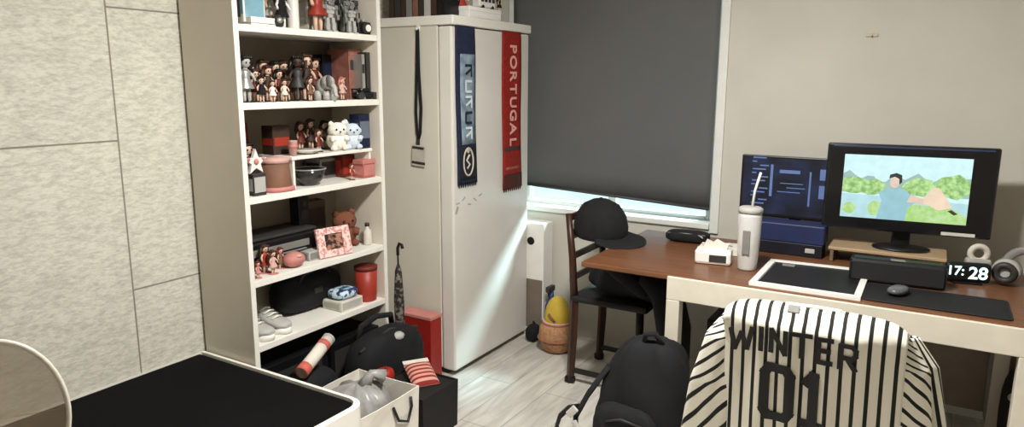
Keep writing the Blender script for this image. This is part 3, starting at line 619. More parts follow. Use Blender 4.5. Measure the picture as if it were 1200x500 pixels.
# bottom of the bookshelf
shelf_box('storage_crate', 'black storage crate in the left bottom of the bookshelf', 'crate', (-2.36, 1.93, .0905), (.24, .36, .26), black_p, face_m=dark_grey)
shelf_box('storage_crate', 'black storage crate in the right bottom of the bookshelf', 'crate', (-2.36, 2.30, .0905), (.24, .32, .24), black_p, face_m=dark_grey)

# ------------------------------------------------------------------ things on the floor by the bookshelf
t = thing('duffel_bag', 'black duffel bag with a pale patch on the floor before the bookshelf', 'bag', (-2.09, 2.335, 0))
b = MB(); b.ball((0, 0, .19), (.1, .225, .19), 24, e=.65); b.build('body', black_cloth, t)
b = MB(); b.tube([(-.06, -.12, .35), (-.05, -.1, .41), (-.05, 0, .43), (-.05, .1, .41), (-.06, .12, .35)], .014, 8); b.build('handle', black_f, t)
b = MB(); b.ball((.06, .02, .35), (.03, .035, .02), 10); b.build('patch', lt_grey, t)
b = MB(); b.tube([(.03, -.2, .335), (.03, 0, .383), (.03, .2, .335)], .006, 6); b.build('zip', dark_grey, t)
p0 = at(353, 437, X=-2.05); p1 = at(384, 398, X=-2.10); dd = (p1-p0).normalized()
t = thing('sack', 'black fabric sack on the floor between the bed and the bookshelf', 'bag', (-2.125, 1.87, 0)); zz = p0.z-.03
b = MB(); b.ball((.01, 0, zz/2), (.085, .155, zz/2), 22, e=.6); b.build('body', black_cloth, t); b = MB(); b.tube([(.0, -.06, zz-.004), (.03, -.04, zz+.03), (.03, .04, zz+.03), (.0, .06, zz-.004)], .008, 8); b.build('handle', black_f, t)
t = thing('rolled_poster', 'pale rolled poster tube with red bands lying on the black sack by the bed', 'poster', tuple(p0)); L_ = (p1-p0)
b = MB(); b.cyl((0, 0, 0), L_, .026, seg=20); b.build('paper', offwhite, t); rb = mat('poster_red', (198, 96, 84), .6)
b = MB(); b.cyl(L_-dd*.05, L_-dd*.025, .0275, seg=20); b.build('band', rb, t)
b = MB(); b.cyl(dd*.0, dd*.04, .0275, seg=20); b.build('band', rb, t)
b = MB(); b.cyl(L_, L_+dd*.012, .0275, seg=20); b.build('end_cap', lt_grey, t)
# white paper bag with grey plastic inside
WB = (-1.86, 1.905); t = thing('paper_bag', 'open white paper bag with dark handle marks at the bed corner', 'bag', WB+(0,))
b = MB(); hx, hy, hz = .165, .185, .285
def wr(z, s, k=0): return [Vector((x*s+.004*math.sin(i*1.9+z*20), y*s+.004*math.cos(i*2.3+z*17), z)) for i, (x, y) in enumerate([(-hx, -hy), (-hx/3, -hy), (hx/3, -hy), (hx, -hy), (hx, -hy/3), (hx, hy/3), (hx, hy), (hx/3, hy), (-hx/3, hy), (-hx, hy), (-hx, hy/3), (-hx, -hy/3)])]
b.rings([wr(0, .94), wr(.1, .97), wr(.2, .98), wr(hz, 1), wr(hz, .97), wr(.2, .955), wr(.05, .93)], smooth=False); b.build('body', paper_w, t)
b = MB(); b.tube([(hx+.004, .02, .26), (hx+.012, .04, .2), (hx+.008, .1, .17), (hx+.012, .12, .23), (hx+.004, .125, .265)], .006, 7); b.tube([(hx+.004, -.02, .12), (hx+.008, .03, .16), (hx+.006, .06, .1)], .006, 7); b.build('cord_handle', black_p, t)
t = thing('plastic_bag', 'crumpled grey plastic bag bulging from the white paper bag', 'bag', (WB[0], WB[1], .07))
def pb(u, v):
    a = 2*math.pi*u; r_ = math.sin(math.pi*min(.999, max(.001, v))); w = 1+.12*math.sin(5*a+v*9)+.06*math.sin(11*a+3*v)
    return Vector((.138*r_*math.cos(a)*min(1.05, w), .155*r_*math.sin(a)*min(1.05, w), .13-.13*math.cos(math.pi*v) + .02*math.sin(7*a)*r_))
MB().grid(pb, 36, 20).build('body', grey_bag, t)
b = MB(); b.tube([(.02, .02, .245), (.035, .05, .29), (.06, .09, .27)], [.03, .018, .03], 8); b.build('knot', grey_bag, t)
# black bin with snacks
BB = (-1.83, 2.235); t = thing('lidded_box', 'black lidded fabric box on the floor in front of the tall cabinet', 'box', BB+(0,))
b = MB(); hx, hy, hz = .135, .125, .215
sq = lambda s, z: [Vector((x*s, y*s, z)) for x, y in ((-hx, -hy), (hx, -hy), (hx, hy), (-hx, hy))]
b.rings([sq(.97, 0), sq(1, hz), sq(.95, hz), sq(.95, hz-.008)], smooth=False); b.build('body', mat('black_board', (24, 23, 22), .7, var=.2), t)
b = MB()
for s_ in (-1, 1): b.box((0, s_*(hy+.003), .15), (.08, .004, .02), .001)
b.build('handle', dark_grey, t)
t = thing('snack_bag', 'red and pink striped snack bag lying on the black box', 'snack bag', (BB[0]-.01, BB[1]+.05, .205), R(-35)); t.scale = (.8, .8, .8)
def sb(u, v):
    e_ = max(0, 1-abs(2*u-1)**4)**.5; x = (u-.5)*.2; y = (v-.5)*.15
    return Vector((x, y, 0)), e_*max(0, 1-abs(2*v-1)**3)**.6*.034
b = MB(); b.grid(lambda u, v: sb(u, v)[0]+Vector((0, 0, .034+sb(u, v)[1])), 18, 14, lambda u, v: (u*6, v)); b.grid(lambda u, v: sb(u, v)[0]+Vector((0, 0, .034-sb(u, v)[1])), 18, 14, lambda u, v: (u*6, v)); b.bm.transform(RY(14).to_4x4()); b.build('pouch', red_stripe, t)
b = MB(); b.box((-.108, 0, .066), (.03, .148, .006), .002, RY(20)); b.build('sealed_end', offwhite, t)
t = thing('apple', 'red round fruit next to the striped snack bag', 'fruit', (-1.93, 2.15, .215)); b = MB(); b.lathe([(.006, .006), (.02, 0), (.038, .02), (.042, .042), (.034, .066), (.014, .074), (.004, .066)], seg=18); b.build('flesh', red_m, t); b = MB(); b.tube([(0, 0, .066), (.003, .002, .085)], .002, 6); b.build('stem', brown_d, t)
# red box leaning in the gap
pa = at(489, 372, Y=2.66); t = thing('red_box', 'flat dark red box with a pale edge standing against the cabinet side', 'box', (pa.x, 2.685, 0), R(0))
hz = pa.z+.01
b = MB(); b.box((0, 0, hz/2), (.2, .09, hz), .004); b.build('body', red_m, t); b = MB(); b.box((0, 0, hz+.004), (.206, .096, .018), .003); b.build('lid', pink_m, t)
t = thing('umbrella', 'folded dark umbrella standing in the gap beside the bookshelf', 'umbrella', (-2.17, 2.535, 0)); t.scale = (.85, .85, .9)
b = MB(); b.lathe([(.006, .02), (.014, .05), (.026, .2), (.03, .5), (.02, .66), (.008, .7)], seg=12); b.build('canopy', two_tone('speckled_cloth', (36, 32, 30), (120, 112, 104), 40, .8, .5, .6), t); b = MB(); b.cyl((0, 0, 0), (0, 0, .03), .004, .006); b.cyl((0, 0, .69), (0, 0, .76), .005); b.tube([(0, 0, .75), (0, 0, .79), (.012, 0, .815), (.03, 0, .81), (.036, 0, .79)], .009, 8); b.build('shaft', black_p, t)

# ------------------------------------------------------------------ on top of the cabinet
bm_ = [brown_d, dark_grey, brown_d, mid_grey, brown_c, dark_grey, lt_grey, brown_d, black_p]
bn = ['dark brown book at the left end of the row on the cabinet', 'dark grey book second from the left on the cabinet', 'dark brown book between two grey ones on the cabinet', 'mid grey book in the row on the cabinet', 'light brown book in the row on the cabinet', 'dark grey book right of the light brown book on the cabinet', 'light grey book near the right end of the row on the cabinet', 'dark brown book right of the light grey book on the cabinet', 'black book at the right end of the row on the cabinet']
x = at(455, 12, Y=CY0+.02).x + .01
for i, m_ in enumerate(bm_):
    w = (.032, .04, .03, .038, .036, .03, .042, .034, .04)[i]; book(bn[i], (x+w/2, CY0+.09, CT+.0006), (w, .15, .17+.02*((i*7) % 4)/2), m_, group='books standing on the tall cabinet'); x += w+.002
p = at(521, 12, Y=CY0+.07); figurine('figurine', 'white figurine right of the books on the cabinet', (p.x, CY0+.07, CT+.0006), .15, whitep, whitep, rz=20, base=whitep)
p = at(541, 8, X=-2.06); figurine('figurine', 'reddish dressed figurine on the cabinet above the navy scarf', (-2.06, p.y, CT+.0006), .18, red_d, red_b, rz=70, base=brown_d)
ya, yb = at(551, 20, X=-1.99).y, at(588, 20, X=-1.99).y
shelf_box('flat_box', 'flat white box on the cabinet top above the two scarves', 'box', (-2.08, (ya+yb)/2, CT+.0006), (.17, yb-ya, .038), whitep, face_m=trim_w, lid=whitep)
zt = CT+.0006+.038+.0156
t = thing('toy_bus', 'white toy bus with dark windows on the flat white box', 'toy', (-2.07, at(567, 8, X=-2.07).y, zt), R(90))
b = MB(); b.box((0, 0, .042), (.15, .05, .062), .008); b.build('body', whitep, t)
b = MB()
for k in range(4): b.box((-.05+.034*k, -.0256, .05), (.024, .002, .022), 0)
b.build('window_strip', dark_grey, t)
for xx in (-.045, .045):
    for yy in (-.022, .022): b = MB(); b.cyl((xx, yy-.005, .012), (xx, yy+.005, .012), .012, seg=12); b.build('wheel', black_p, t)
figurine('figurine', 'tiny black figurine at the right end of the flat white box', (-2.06, at(585, 8, X=-2.06).y, zt), .09, black_h, black_cloth)

# ------------------------------------------------------------------ corner by the window
t = thing('carton', 'tall white carton with a round hand hole beside the cabinet under the window', 'carton', (-1.985, 3.565, 0))
b = MB(); b.box((0, 0, .345), (.18, .12, .69), .006); b.build('body', whitep, t)
hp = at(622, 282, Y=3.504); b = MB(); b.cyl((hp.x+1.985, -.0595, hp.z), (hp.x+1.985, -.062, hp.z), .024, seg=20); b.build('hand_hole', black_p, t)
b = MB(); b.box((0, -.0606, .2), (.17, .0012, .3), 0); b.build('printed_panel', mat('print_taupe', (120, 108, 96), .6), t)
t = thing('spray_bottle', 'blue spray bottle on the floor behind the wicker basket', 'bottle', (-1.845, 3.52, 0)); b = MB(); b.lathe([(.035, 0), (.038, .01), (.038, .2), (.015, .26), (.013, .29)], seg=18); b.build('body', blue_m, t); b = MB(); b.box((0, -.015, .31), (.028, .075, .035), .006); b.box((0, -.035, .275), (.01, .01, .04), .002, RX(20)); b.build('trigger', dark_grey, t)
t = thing('pouch', 'small black pouch on the floor between the carton and the spray bottle', 'pouch', (-1.915, 3.43, 0)); b = MB(); b.ball((0, 0, .05), (.04, .05, .05), 14, e=.7); b.build('body', black_cloth, t); b = MB(); b.tube([(0, -.02, .095), (0, 0, .12), (0, .02, .095)], .004, 6); b.build('loop', black_p, t)
pc_ = at(652, 385, Y=3.36); t = thing('wicker_basket', 'round tan wicker basket on the floor under the window', 'basket', (pc_.x, 3.37, 0)); b = MB()
b.lathe([(.06, 0), (.085, .02), (.105, .08), (.1, .14), (.085, .17), (.078, .17), (.09, .14), (.095, .08), (.075, .02)], seg=28); b.build('body', tan_m, t)
b = MB(); b.tube([(.082*math.cos(a), .082*math.sin(a), .17) for a in [2*math.pi*k/24 for k in range(24)]], .008, 6, close=True); b.tube([(.107*math.cos(a), .107*math.sin(a), .08) for a in [2*math.pi*k/24 for k in range(24)]], .006, 6, close=True); b.build('rim', mat('tan_rim', (150, 98, 76), .8), t)
t = thing('wrapped_bundle', 'mustard yellow wrapped bundle sitting in the wicker basket', 'bundle', (pc_.x, 3.37, .07)); b = MB(); b.ball((0, 0, .13), (.072, .072, .12), 18); b.build('cloth', yellow_m, t); b = MB(); b.tube([(-.02, -.07, .16), (0, -.074, .14), (.02, -.068, .12)], .008, 6); b.build('tie', brown_c, t); b = MB(); b.tube([(.076*math.cos(a), .076*math.sin(a), .1) for a in [2*math.pi*k/20 for k in range(20)]], .012, 6, close=True); b.build('hem', pale_pink, t)

# ------------------------------------------------------------------ wooden chair at the desk end, with jacket and cap
KX, KY = -1.47, 3.02
t = thing('wooden_chair', 'dark wooden ladder back chair tucked under the end of the desk', 'chair', (KX+.2, KY+.18, 0)); o_ = Vector((KX+.2, KY+.18, 0))
for y in (KY, KY+.36):
    b = MB(); b.tube([Vector((KX, y, .0))-o_, Vector((KX+.012, y, .25))-o_, Vector((KX+.015, y, .46))-o_], [.02, .024, .024], 4, smooth=False); b.tube([Vector((KX+.015, y, .44))-o_, Vector((KX+.0, y, .66))-o_, Vector((KX-.025, y, .87))-o_], [.021, .019, .016], 8); b.build('back_post', chair_wood, t)
    b = MB(); b.tube([Vector((KX+.36, y, .0))-o_, Vector((KX+.36, y, .43))-o_], [.017, .02], 8); b.build('front_leg', mat('chair_black', (30, 24, 22), .4), t)
    b = MB(); b.box(Vector((KX+.185, y, .07))-o_, (.36, .018, .026), .004); b.build('stretcher', mat('chair_black', (30, 24, 22), .4), t)
    b = MB(); b.box(Vector((KX, y, .018))-o_, (.05, .036, .035), .008); b.build('foot', black_p, t)
for z in (.54, .65, .755, .85): 
    b = MB(); b.box(Vector((KX-.02+.02*(.85-z), KY+.18, z))-o_, (.014, .34, .035), .004); b.build('slat', chair_wood, t)
b = MB(); b.box(Vector((KX+.2, KY+.18, .45))-o_, (.4, .41, .035), .014); b.build('seat', mat('seat_black', (26, 24, 24), .7), t)
t = thing('jacket', 'black jacket heaped on the chair seat under the desk', 'jacket', (-1.17, 3.17, .468))
def jk(u, v):
    a = 2*math.pi*u; ph = math.pi*v; e_ = .7
    sg = lambda q: math.copysign(abs(q)**e_, q)
    w = 1+.05*math.sin(4*a+5*ph)+.04*math.sin(9*a-3*ph)
    return Vector((.235*sg(math.sin(ph))*sg(math.cos(a))*w, .17*sg(math.sin(ph))*sg(math.sin(a))*w, (.1-.1*sg(math.cos(ph)))*(1-.12*math.cos(a))+.012*math.sin(7*a)*math.sin(ph)))
MB().grid(jk, 44, 24).build('body', black_cloth, t)
b = MB(); b.tube([(.10, -.15, .15), (.2, -.19, .09), (.24, -.20, -.06), (.25, -.19, -.24)], [.07, .085, .09, .075], 12, flat=(1, .8)); b.build('sleeve', black_cloth, t)
b = MB(); b.tube([(-.1, -.14, .17), (.0, -.175, .13), (.1, -.175, .07)], [.04, .042, .035], 10); b.build('collar', black_f, t)
# cap over the chair's back post
pc = at(702, 266, Y=KY+.08); t = thing('baseball_cap', 'black baseball cap hung over the back of the wooden chair', 'cap', (pc.x, KY+.1, pc.z-.03), R(-25)); t.rotation_euler = (R(4), R(3), R(-20)); t.scale = (1.22,)*3
b = MB(); b.lathe([(.098, -.01), (.102, .0), (.104, .03), (.095, .075), (.07, .115), (.035, .135), (.001, .14)], seg=28, sx=1.12)
b.lathe([(.094, -.009), (.097, .0), (.099, .03), (.09, .073), (.066, .11), (.03, .13), (.001, .135)], seg=28, sx=1.12); b.build('crown', black_f, t)
def br_(u, v):
    a = R(-62+124*u); r0 = .1; r1 = .1+.085*math.sin(math.pi*u)**.6
    r_ = r0+(r1-r0)*v; return Vector((r_*math.cos(a)*1.12, r_*math.sin(a), -.002-.012*v+.006*abs(2*u-1)))
MB().grid(br_, 18, 6).build('brim', black_f, t, solid=.004)
b = MB(); b.ball((0, 0, .142), (.008, .008, .005), 8); b.build('button', black_p, t)
b = MB(); b.tube([(-.108, -.045, -.005), (-.135, -.02, -.02), (-.14, .0, -.022), (-.135, .02, -.02), (-.108, .045, -.005)], .007, 6, flat=(1, 1)); b.build('back_strap', black_f, t)

# ------------------------------------------------------------------ desk
DZ, DX0, DX1, DY0, DY1 = .74, -1.255, .95, 2.665, 3.46
t = thing('desk', 'long desk with a brown wooden top on a cream white frame along the wall', 'desk', ((DX0+DX1)/2, (DY0+DY1)/2, 0))
loc_box(DX0, DX1, DY0, DY1, DZ-.022, DZ, t, .004).build('tabletop', desk_wood, t)
cream = mat('cream_frame', (216, 208, 190), .5, var=.04)
FX0 = -.868
loc_box(FX0, DX1-.02, DY0-.012, DY0+.02, DZ-.1, DZ-.005, t, .003).build('front_rail', cream, t)
loc_box(FX0, DX1-.02, DY1-.05, DY1-.03, DZ-.1, DZ-.0225, t, .003).build('back_rail', cream, t)
loc_box(FX0, FX0+.02, DY0+.02, DY1-.05, DZ-.1, DZ-.0225, t, .003).build('side_rail', cream, t)
loc_box(FX0+.03, DX1-.05, DY1-.028, DY1-.012, .12, DZ-.1, t, .002).build('shade_board', mat('taupe_shade', (128, 116, 102), .7), t)  # added board; its dark taupe colour stands in for shade under the desk
for lx in (FX0, .30, DX1-.075):
    for ly in (DY0-.012, DY1-.085): loc_box(lx, lx+.055, ly, ly+.055, 0, DZ-.1, t, .003).build('leg', cream, t)
D = DZ+.0006
# things on the desk, left to right
t = thing('pouch', 'black zipped pouch at the back left of the desk under the window', 'pouch', (-.985, 3.30, D), R(4)); b = MB(); b.ball((0, 0, .026), (.105, .055, .026), 20, e=.55); b.build('body', black_f, t); b = MB(); b.tube([(-.09, -.04, .042), (0, -.046, .046), (.09, -.04, .042)], .003, 6); b.build('zip', mid_grey, t)
b = MB(); b.tube([(.06, -.05, .044), (.075, -.058, .04), (.085, -.062, .034)], .004, 6); b.build('zip_pull', silver, t)
t = thing('paper_stack', 'loose white papers behind the white dispenser on the desk', 'paper', (-.80, 3.17, D), R(14)); 
b = MB()
for k in range(4): b.box((.004*k, -.003*k, .004+.007*k), (.19-.01*k, .13, .006), 0, RZ(5*k-8))
b.build('sheets', paper_w, t); b = MB(); b.tube([(-.06, -.03, .031), (.0, .01, .033), (.06, -.02, .031)], .002, 6); b.build('paper_clip', silver, t)
t = thing('tissue_dispenser', 'low white dispenser with a dark slot left of the tumbler', 'dispenser', (-.765, 2.955, D), R(10)); b = MB(); b.box((0, 0, .03), (.15, .1, .06), .012); b.build('body', whitep, t)
b = MB(); b.box((.02, -.0505, .028), (.07, .003, .03), .001); b.build('slot', dark_grey, t); b = MB(); b.prism([(-.05, 0), (.05, 0), (.06, .03), (.02, .022), (-.03, .045)], (.0, .0, .058), (1, .2, 0), (0, 0, 1), .006); b.prism([(-.04, 0), (.04, 0), (.05, .02), (.0, .04)], (.01, .02, .058), (1, -.3, 0), (0, .2, 1), .006); b.build('tissue', paper_w, t)
t = thing('tumbler', 'tall pale insulated tumbler with a straw standing on the desk', 'tumbler', (-.617, 2.92, D))
b = MB(); b.lathe([(.036, 0), (.038, .006), (.045, .12), (.047, .225), (.044, .24)], seg=28); b.build('body', mat('tumbler_pale', (206, 204, 198), .3), t)
b = MB(); b.lathe([(.045, .238), (.049, .24), (.049, .256), (.04, .262), (.012, .264)], seg=28); b.build('lid', lt_grey, t); b = MB(); b.tube([(.005, 0, .255), (.012, 0, .33), (.03, 0, .405)], .005, 8); b.build('straw', whitep, t)
b = MB(); b.box((0, -.0455, .12), (.03, .004, .1), .002); b.build('sticker', mid_grey, t)
# navy box and second monitor
t = thing('storage_box', 'navy blue storage box with a black base under the left monitor', 'box', (-.525, 3.32, D)); b = MB(); b.box((0, 0, .10), (.31, .12, .085), .006); b.build('lid', mat('navy_box', (32, 42, 82), .5, var=.1), t); b = MB(); b.box((0, 0, .029), (.3, .115, .057), .003); b.build('body', mat('navy_black', (20, 20, 30), .5), t); b = MB(); b.box((.1, -.0605, .03), (.04, .006, .02), .002); b.build('latch', lt_grey, t)
def pxw(x0, x1, y0, y1, w, h): return None
t = thing('monitor', 'smaller dim monitor with a dark blue screen left of the bright monitor', 'monitor', (-.53, 3.435, D), R(0))
MB().box((0, 0, .28), (.5, .022, .29), .005).build('housing', black_p, t)
scr = two_tone('dim_blue_screen', (10, 13, 30), (38, 52, 92), 9, .3, .42, .75, (1, 1, 1), emit=.75)
so_ = MB().box((0, -.0116, .281), (.478, .0012, .262)).build('screen', scr, t)
glow = mat('dim_text', (84, 104, 148), .5, emit=.5)
b = MB()
for (xx, zz, ww, hh) in ((-.11, .33, .012, .15), (-.03, .375, .09, .016), (.06, .30, .008, .16), (.12, .37, .04, .05), (.115, .29, .03, .06), (.17, .25, .05, .02), (-.02, .32, .1, .004), (.0, .3, .08, .004), (-.03, .28, .1, .004)): b.box((xx, -.0124, zz-.02), (ww, .0006, hh))
for k in range(14): b.box((-.19+.045*((k*7) % 3)/2, -.0124, .18+.018*k), (.02+.02*((k*5) % 3), .0006, .006), 0)
b.build('page_blocks', glow, so_)
b = MB(); b.box((0, .03, .12), (.05, .02, .24), .004); b.build('stand', black_p, t); b = MB(); b.box((0, .0, .004), (.2, .12, .008), .003); b.build('foot', black_p, t); t.location.y = 3.44
for c in t.children:
    if c.name.startswith('foot'): c.location = (0, 0.0, 0)

# riser and main monitor
t = thing('monitor_riser', 'low tan monitor riser on the desk under the bright monitor', 'monitor riser', (-.13, 3.345, D)); b = MB(); b.box((0, 0, .058), (.44, .2, .014), .003); b.build('board', mat('riser_tan', (176, 150, 118), .4), t)
for s_ in (-1, 1): MB().box((s_*.205, 0, .0255), (.014, .19, .0505), .002).build('leg', mat('riser_leg', (120, 100, 80), .4), t)
MR = R(5.5); t = thing('monitor', 'large black monitor showing a bright green landscape with a person', 'monitor', (-.08, 3.355, D+.0656), MR)
mw, mh, mz = .632, .372, .255
MB().box((0, .012, mz), (mw, .034, mh), .008).build('housing', mat('monitor_black', (16, 17, 24), .22, spec=.6), t)
b = MB(); b.box((0, .06, .1), (.07, .03, .2), .006); b.build('stand', black_p, t); b = MB(); b.lathe([(.1, 0), (.1, .008), (.03, .014)], seg=28, sx=1.1, sy=.75); b.build('foot', black_p, t)
y_ = -.0056
sc = MB().box((0, y_, mz-.004), (mw-.03, .0012, mh-.05)).build('screen', mat('screen_black', (8, 8, 10), .25, spec=.6), t)
b = MB(); b.box((.2, y_-.001, mz-mh/2+.013), (.12, .002, .014), .001); b.build('bezel_reflection', mat('reflection_silver', (222, 216, 208), .3), t)  # white reflection on the bottom bezel, painted as a silver strip
b = MB(); b.box((0, y_-.001, mz+mh/2-.011), (mw*.93, .002, .007), .001); b.build('top_strip', mat('bezel_blue', (58, 66, 96), .3), t)
# the picture on the screen, in flat layers of light
def glowm(n, c, s=1.12): return two_tone('screen_'+n, c, tuple(v*.95 for v in c), 28, .5, .35, .65, emit=s)
S0x, S1x, S0z, S1z = -.246, .224, mz-.132, mz+.140
def scx(u): return S0x+(S1x-S0x)*u
def scz(v): return S0z+(S1z-S0z)*v
def layer(poly, name, m_, k):
    b = MB(); b.prism([(scx(min(1, max(0, u))), scz(min(1, max(0, v)))) for u, v in poly], (0, y_-.0008-.0003*k, 0), (1, 0, 0), (0, 0, 1), -.0002)
    o = b.build(name, m_, sc); return o
def blob(cx, cy, rx, ry, n=14, j=.15, seed=0):
    rr = random.Random(seed); return [(cx+rx*math.cos(2*math.pi*k/n)*(1+rr.uniform(-j, j)), cy+ry*math.sin(2*math.pi*k/n)*(1+rr.uniform(-j, j))) for k in range(n)]
layer([(0, 0), (1, 0), (1, 1), (0, 1)], 'sky_picture', glowm('sky', (208, 244, 246)), 0)
layer([(0, 0), (1, 0), (1, .32), (.6, .35), (0, .38)], 'meadow_picture', glowm('mist', (180, 220, 226)), 1)
hz_ = [(0, .4)]+[(k/20, .66+.05*math.sin(k*1.7)+.04*math.sin(k*.6+1)) for k in range(21)]+[(1, .4)]
layer(hz_, 'treeline_picture', glowm('hills', (160, 190, 186)), 2)
gl = two_tone('screen_leaves', (122, 168, 96), (184, 222, 150), 55, .5, .35, .65, emit=1.15)
for k, a in enumerate(((.1, .52, .13, .13), (.24, .5, .12, .13), (.62, .53, .13, .15), (.88, .56, .14, .19), (.76, .47, .1, .08))): layer(blob(*a, seed=k), 'bush_picture', gl, 3+k % 2)
gg = two_tone('screen_grass', (166, 214, 120), (196, 228, 164), 60, .5, .35, .65, emit=1.0)
layer([(.5, 0), (1, 0), (1, .12), (.86, .26), (.55, .26)], 'grass_picture', gg, 5); layer(blob(.07, .15, .06, .09, seed=4), 'grass_picture', gg, 5); layer(blob(.28, .16, .06, .12, seed=5), 'grass_picture', gg, 5)
layer([(.58, .3), (.66, .38), (.72, .54), (.77, .54), (.84, .38), (.88, .25), (.78, .2), (.7, .27)], 'animal_picture', glowm('cream', (238, 214, 188)), 6)
layer([(.3, 0), (.33, .3), (.30, .42), (.40, .5), (.5, .5), (.56, .4), (.6, .3), (.54, .2), (.53, 0)], 'shirt_picture', glowm('shirt', (150, 196, 206)), 7)
layer([(.53, .30), (.56, .41), (.66, .36), (.66, .28)], 'arm_picture', glowm('skin', (226, 200, 180)), 8)
layer(blob(.425, .60, .04, .095, j=.04), 'face_picture', glowm('skin2', (226, 202, 188)), 8)
layer([(.375, .65), (.38, .71), (.43, .74), (.475, .71), (.48, .6), (.46, .56), (.455, .65), (.42, .68)], 'hair_picture', glowm('hair', (48, 48, 50)), 9)
layer([(.85, .2), (.9, .14), (.93, .16), (.88, .22)], 'hoof_picture', glowm('dark', (60, 52, 46)), 9)
# soundbar, tray, mat, clock, headphones
t = thing('soundbar', 'black soundbar standing on the desk before the monitor riser', 'speaker', (-.075, 3.0, D), R(4)); b = MB(); b.box((0, 0, .047), (.33, .075, .094), .016); b.build('housing', black_p, t); b = MB(); b.box((0, -.0385, .047), (.31, .003, .07), .001); b.build('grille', mat('grille', (30, 30, 31), .8), t); b = MB(); b.box((.0, -.01, .0945), (.05, .03, .003), .001); b.build('button_strip', mid_grey, t)
t = thing('desk_tray', 'white rimmed flat tray with a black inlay at the front of the desk', 'tray', (-.36, 2.905, D), 0)
Q = [Vector((-.195, -.225, 0)), Vector((.19, -.225, 0)), Vector((.19, .215, 0)), Vector((-.195, .19, 0))]
def tr(z, k): return [Vector((q.x*k[0], q.y*k[1], z)) for q in Q]
b = MB(); b.rings([tr(0, (1, 1)), tr(.014, (1, 1)), tr(.014, (.88, .89)), tr(.006, (.87, .88))], smooth=False); b.build('frame', whitep, t); b = MB(); b.rings([tr(.0065, (.865, .875)), tr(.009, (.865, .875))], smooth=False); b.build('inlay', mat('inlay_black', (20, 20, 22), .5), t)
b = MB(); b.box((-.11, .12, .0125), (.05, .03, .006), .002); b.build('button', mid_grey, t)
t = thing('desk_mat', 'large black desk mat at the front right of the desk', 'desk mat', (.055, 2.79, D), R(0)); b = MB(); b.rings([rrect(-.22, .222, -.085, .155, .015, z, n=3) for z in (0, .004)], smooth=False); b.build('pad', mat('mat_black', (19, 19, 21), .75), t); b = MB(); b.tube([p+Vector((0, 0, .0035)) for p in rrect(-.22, .222, -.085, .155, .015, 0, n=3)], .0025, 6, close=True); b.build('stitched_edge', mat('mat_edge', (34, 34, 36), .8), t)
t = thing('mouse', 'dark grey mouse with a shine resting on the black desk mat', 'mouse', (-.06, 2.83, D+.0065), R(70)); b = MB(); b.ball((0, 0, .015), (.052, .03, .015), 18, e=.8); b.build('shell', mat('mouse_grey', (92, 94, 96), .25), t); b = MB(); b.cyl((.02, -.004, .026), (.02, .004, .026), .006, seg=12); b.build('wheel', black_p, t)
t = thing('digital_clock', 'small black digital clock with glowing digits on the desk', 'clock', (.158, 3.155, D), R(14)); t.rotation_euler = (0, R(0), R(14)); b = MB(); b.box((0, 0, .043), (.158, .035, .078), .014); b.box((.0, .0, .004), (.1, .045, .008), .002); b.build('body', black_p, t)
dm = mat('clock_digit', (206, 240, 244), .5, emit=1.3, var=.02)
text_mesh('17:', .05, 'digits', dm, t, (-.045, -.0185, .05), (1, 0, 0), (0, 0, 1), .002); text_mesh('28', .066, 'digits', dm, t, (.032, -.0185, .043), (1, 0, 0), (0, 0, 1), .002)
t = thing('headphones', 'grey headphones lying on the desk right of the clock', 'headphones', (.345, 3.2, D), R(-12))
b = MB(); b.tube([(-.075*math.cos(a), .02, .055+.085*math.sin(a)) for a in [math.pi*k/14 for k in range(15)]], .011, 8, flat=(1.4, .6)); b.build('headband', mid_grey, t)
for s_ in (-1, 1):
    b = MB(); b.tube([(s_*.062, -.02, .05), (s_*.062, .035, .05)], [.046, .05], 20); b.build('ear_cup', lt_grey, t); b = MB(); b.tube([(s_*.062+.03*math.cos(a), -.026, .05+.03*math.sin(a)) for a in [2*math.pi*k/18 for k in range(18)]], .013, 8, close=True); b.build('cushion', dark_grey, t)
t = thing('tape_dispenser', 'small grey tape dispenser behind the digital clock', 'dispenser', (.20, 3.36, D), R(10)); b = MB(); b.box((0, 0, .03), (.09, .045, .06), .01); b.build('body', lt_grey, t); b = MB(); b.tube([(0, -.0, .075)]*0+[(.03*math.cos(a), 0, .08+.03*math.sin(a)) for a in [2*math.pi*k/20 for k in range(20)]], .012, 8, close=True); b.build('roll', offwhite, t); b = MB(); b.box((-.005, -.0235, .03), (.05, .003, .012), .001); b.build('slot', dark_grey, t)
t = thing('power_cable', 'grey cable running over the desk to the right of the headphones', 'cable', (.45, 3.38, D)); b = MB(); b.tube([(-.2, .02, .006), (-.12, .0, .008), (-.02, .03, .006), (.1, .0, .006), (.25, .04, .006), (.36, .03, .006)], .005, 8); b.build('cord', mid_grey, t); b = MB(); b.cyl((-.225, .025, .009), (-.195, .02, .007), .009); b.build('plug', black_p, t)
# wall hook
t = thing('wall_hook', 'tiny cream hook stuck on the bare wall above the monitors', 'hook', tuple(at(1022, 41, Y=YB-.001))); b = MB(); b.box((0, -.003, 0), (.05, .006, .016), .003); b.build('plate', mat('cream_hook', (200, 190, 170), .6), t); b = MB(); b.tube([(0, -.004, -.002), (0, -.014, -.006), (0, -.016, .004)], .003, 6); b.build('hook', mat('cream_hook', (200, 190, 170), .6), t)

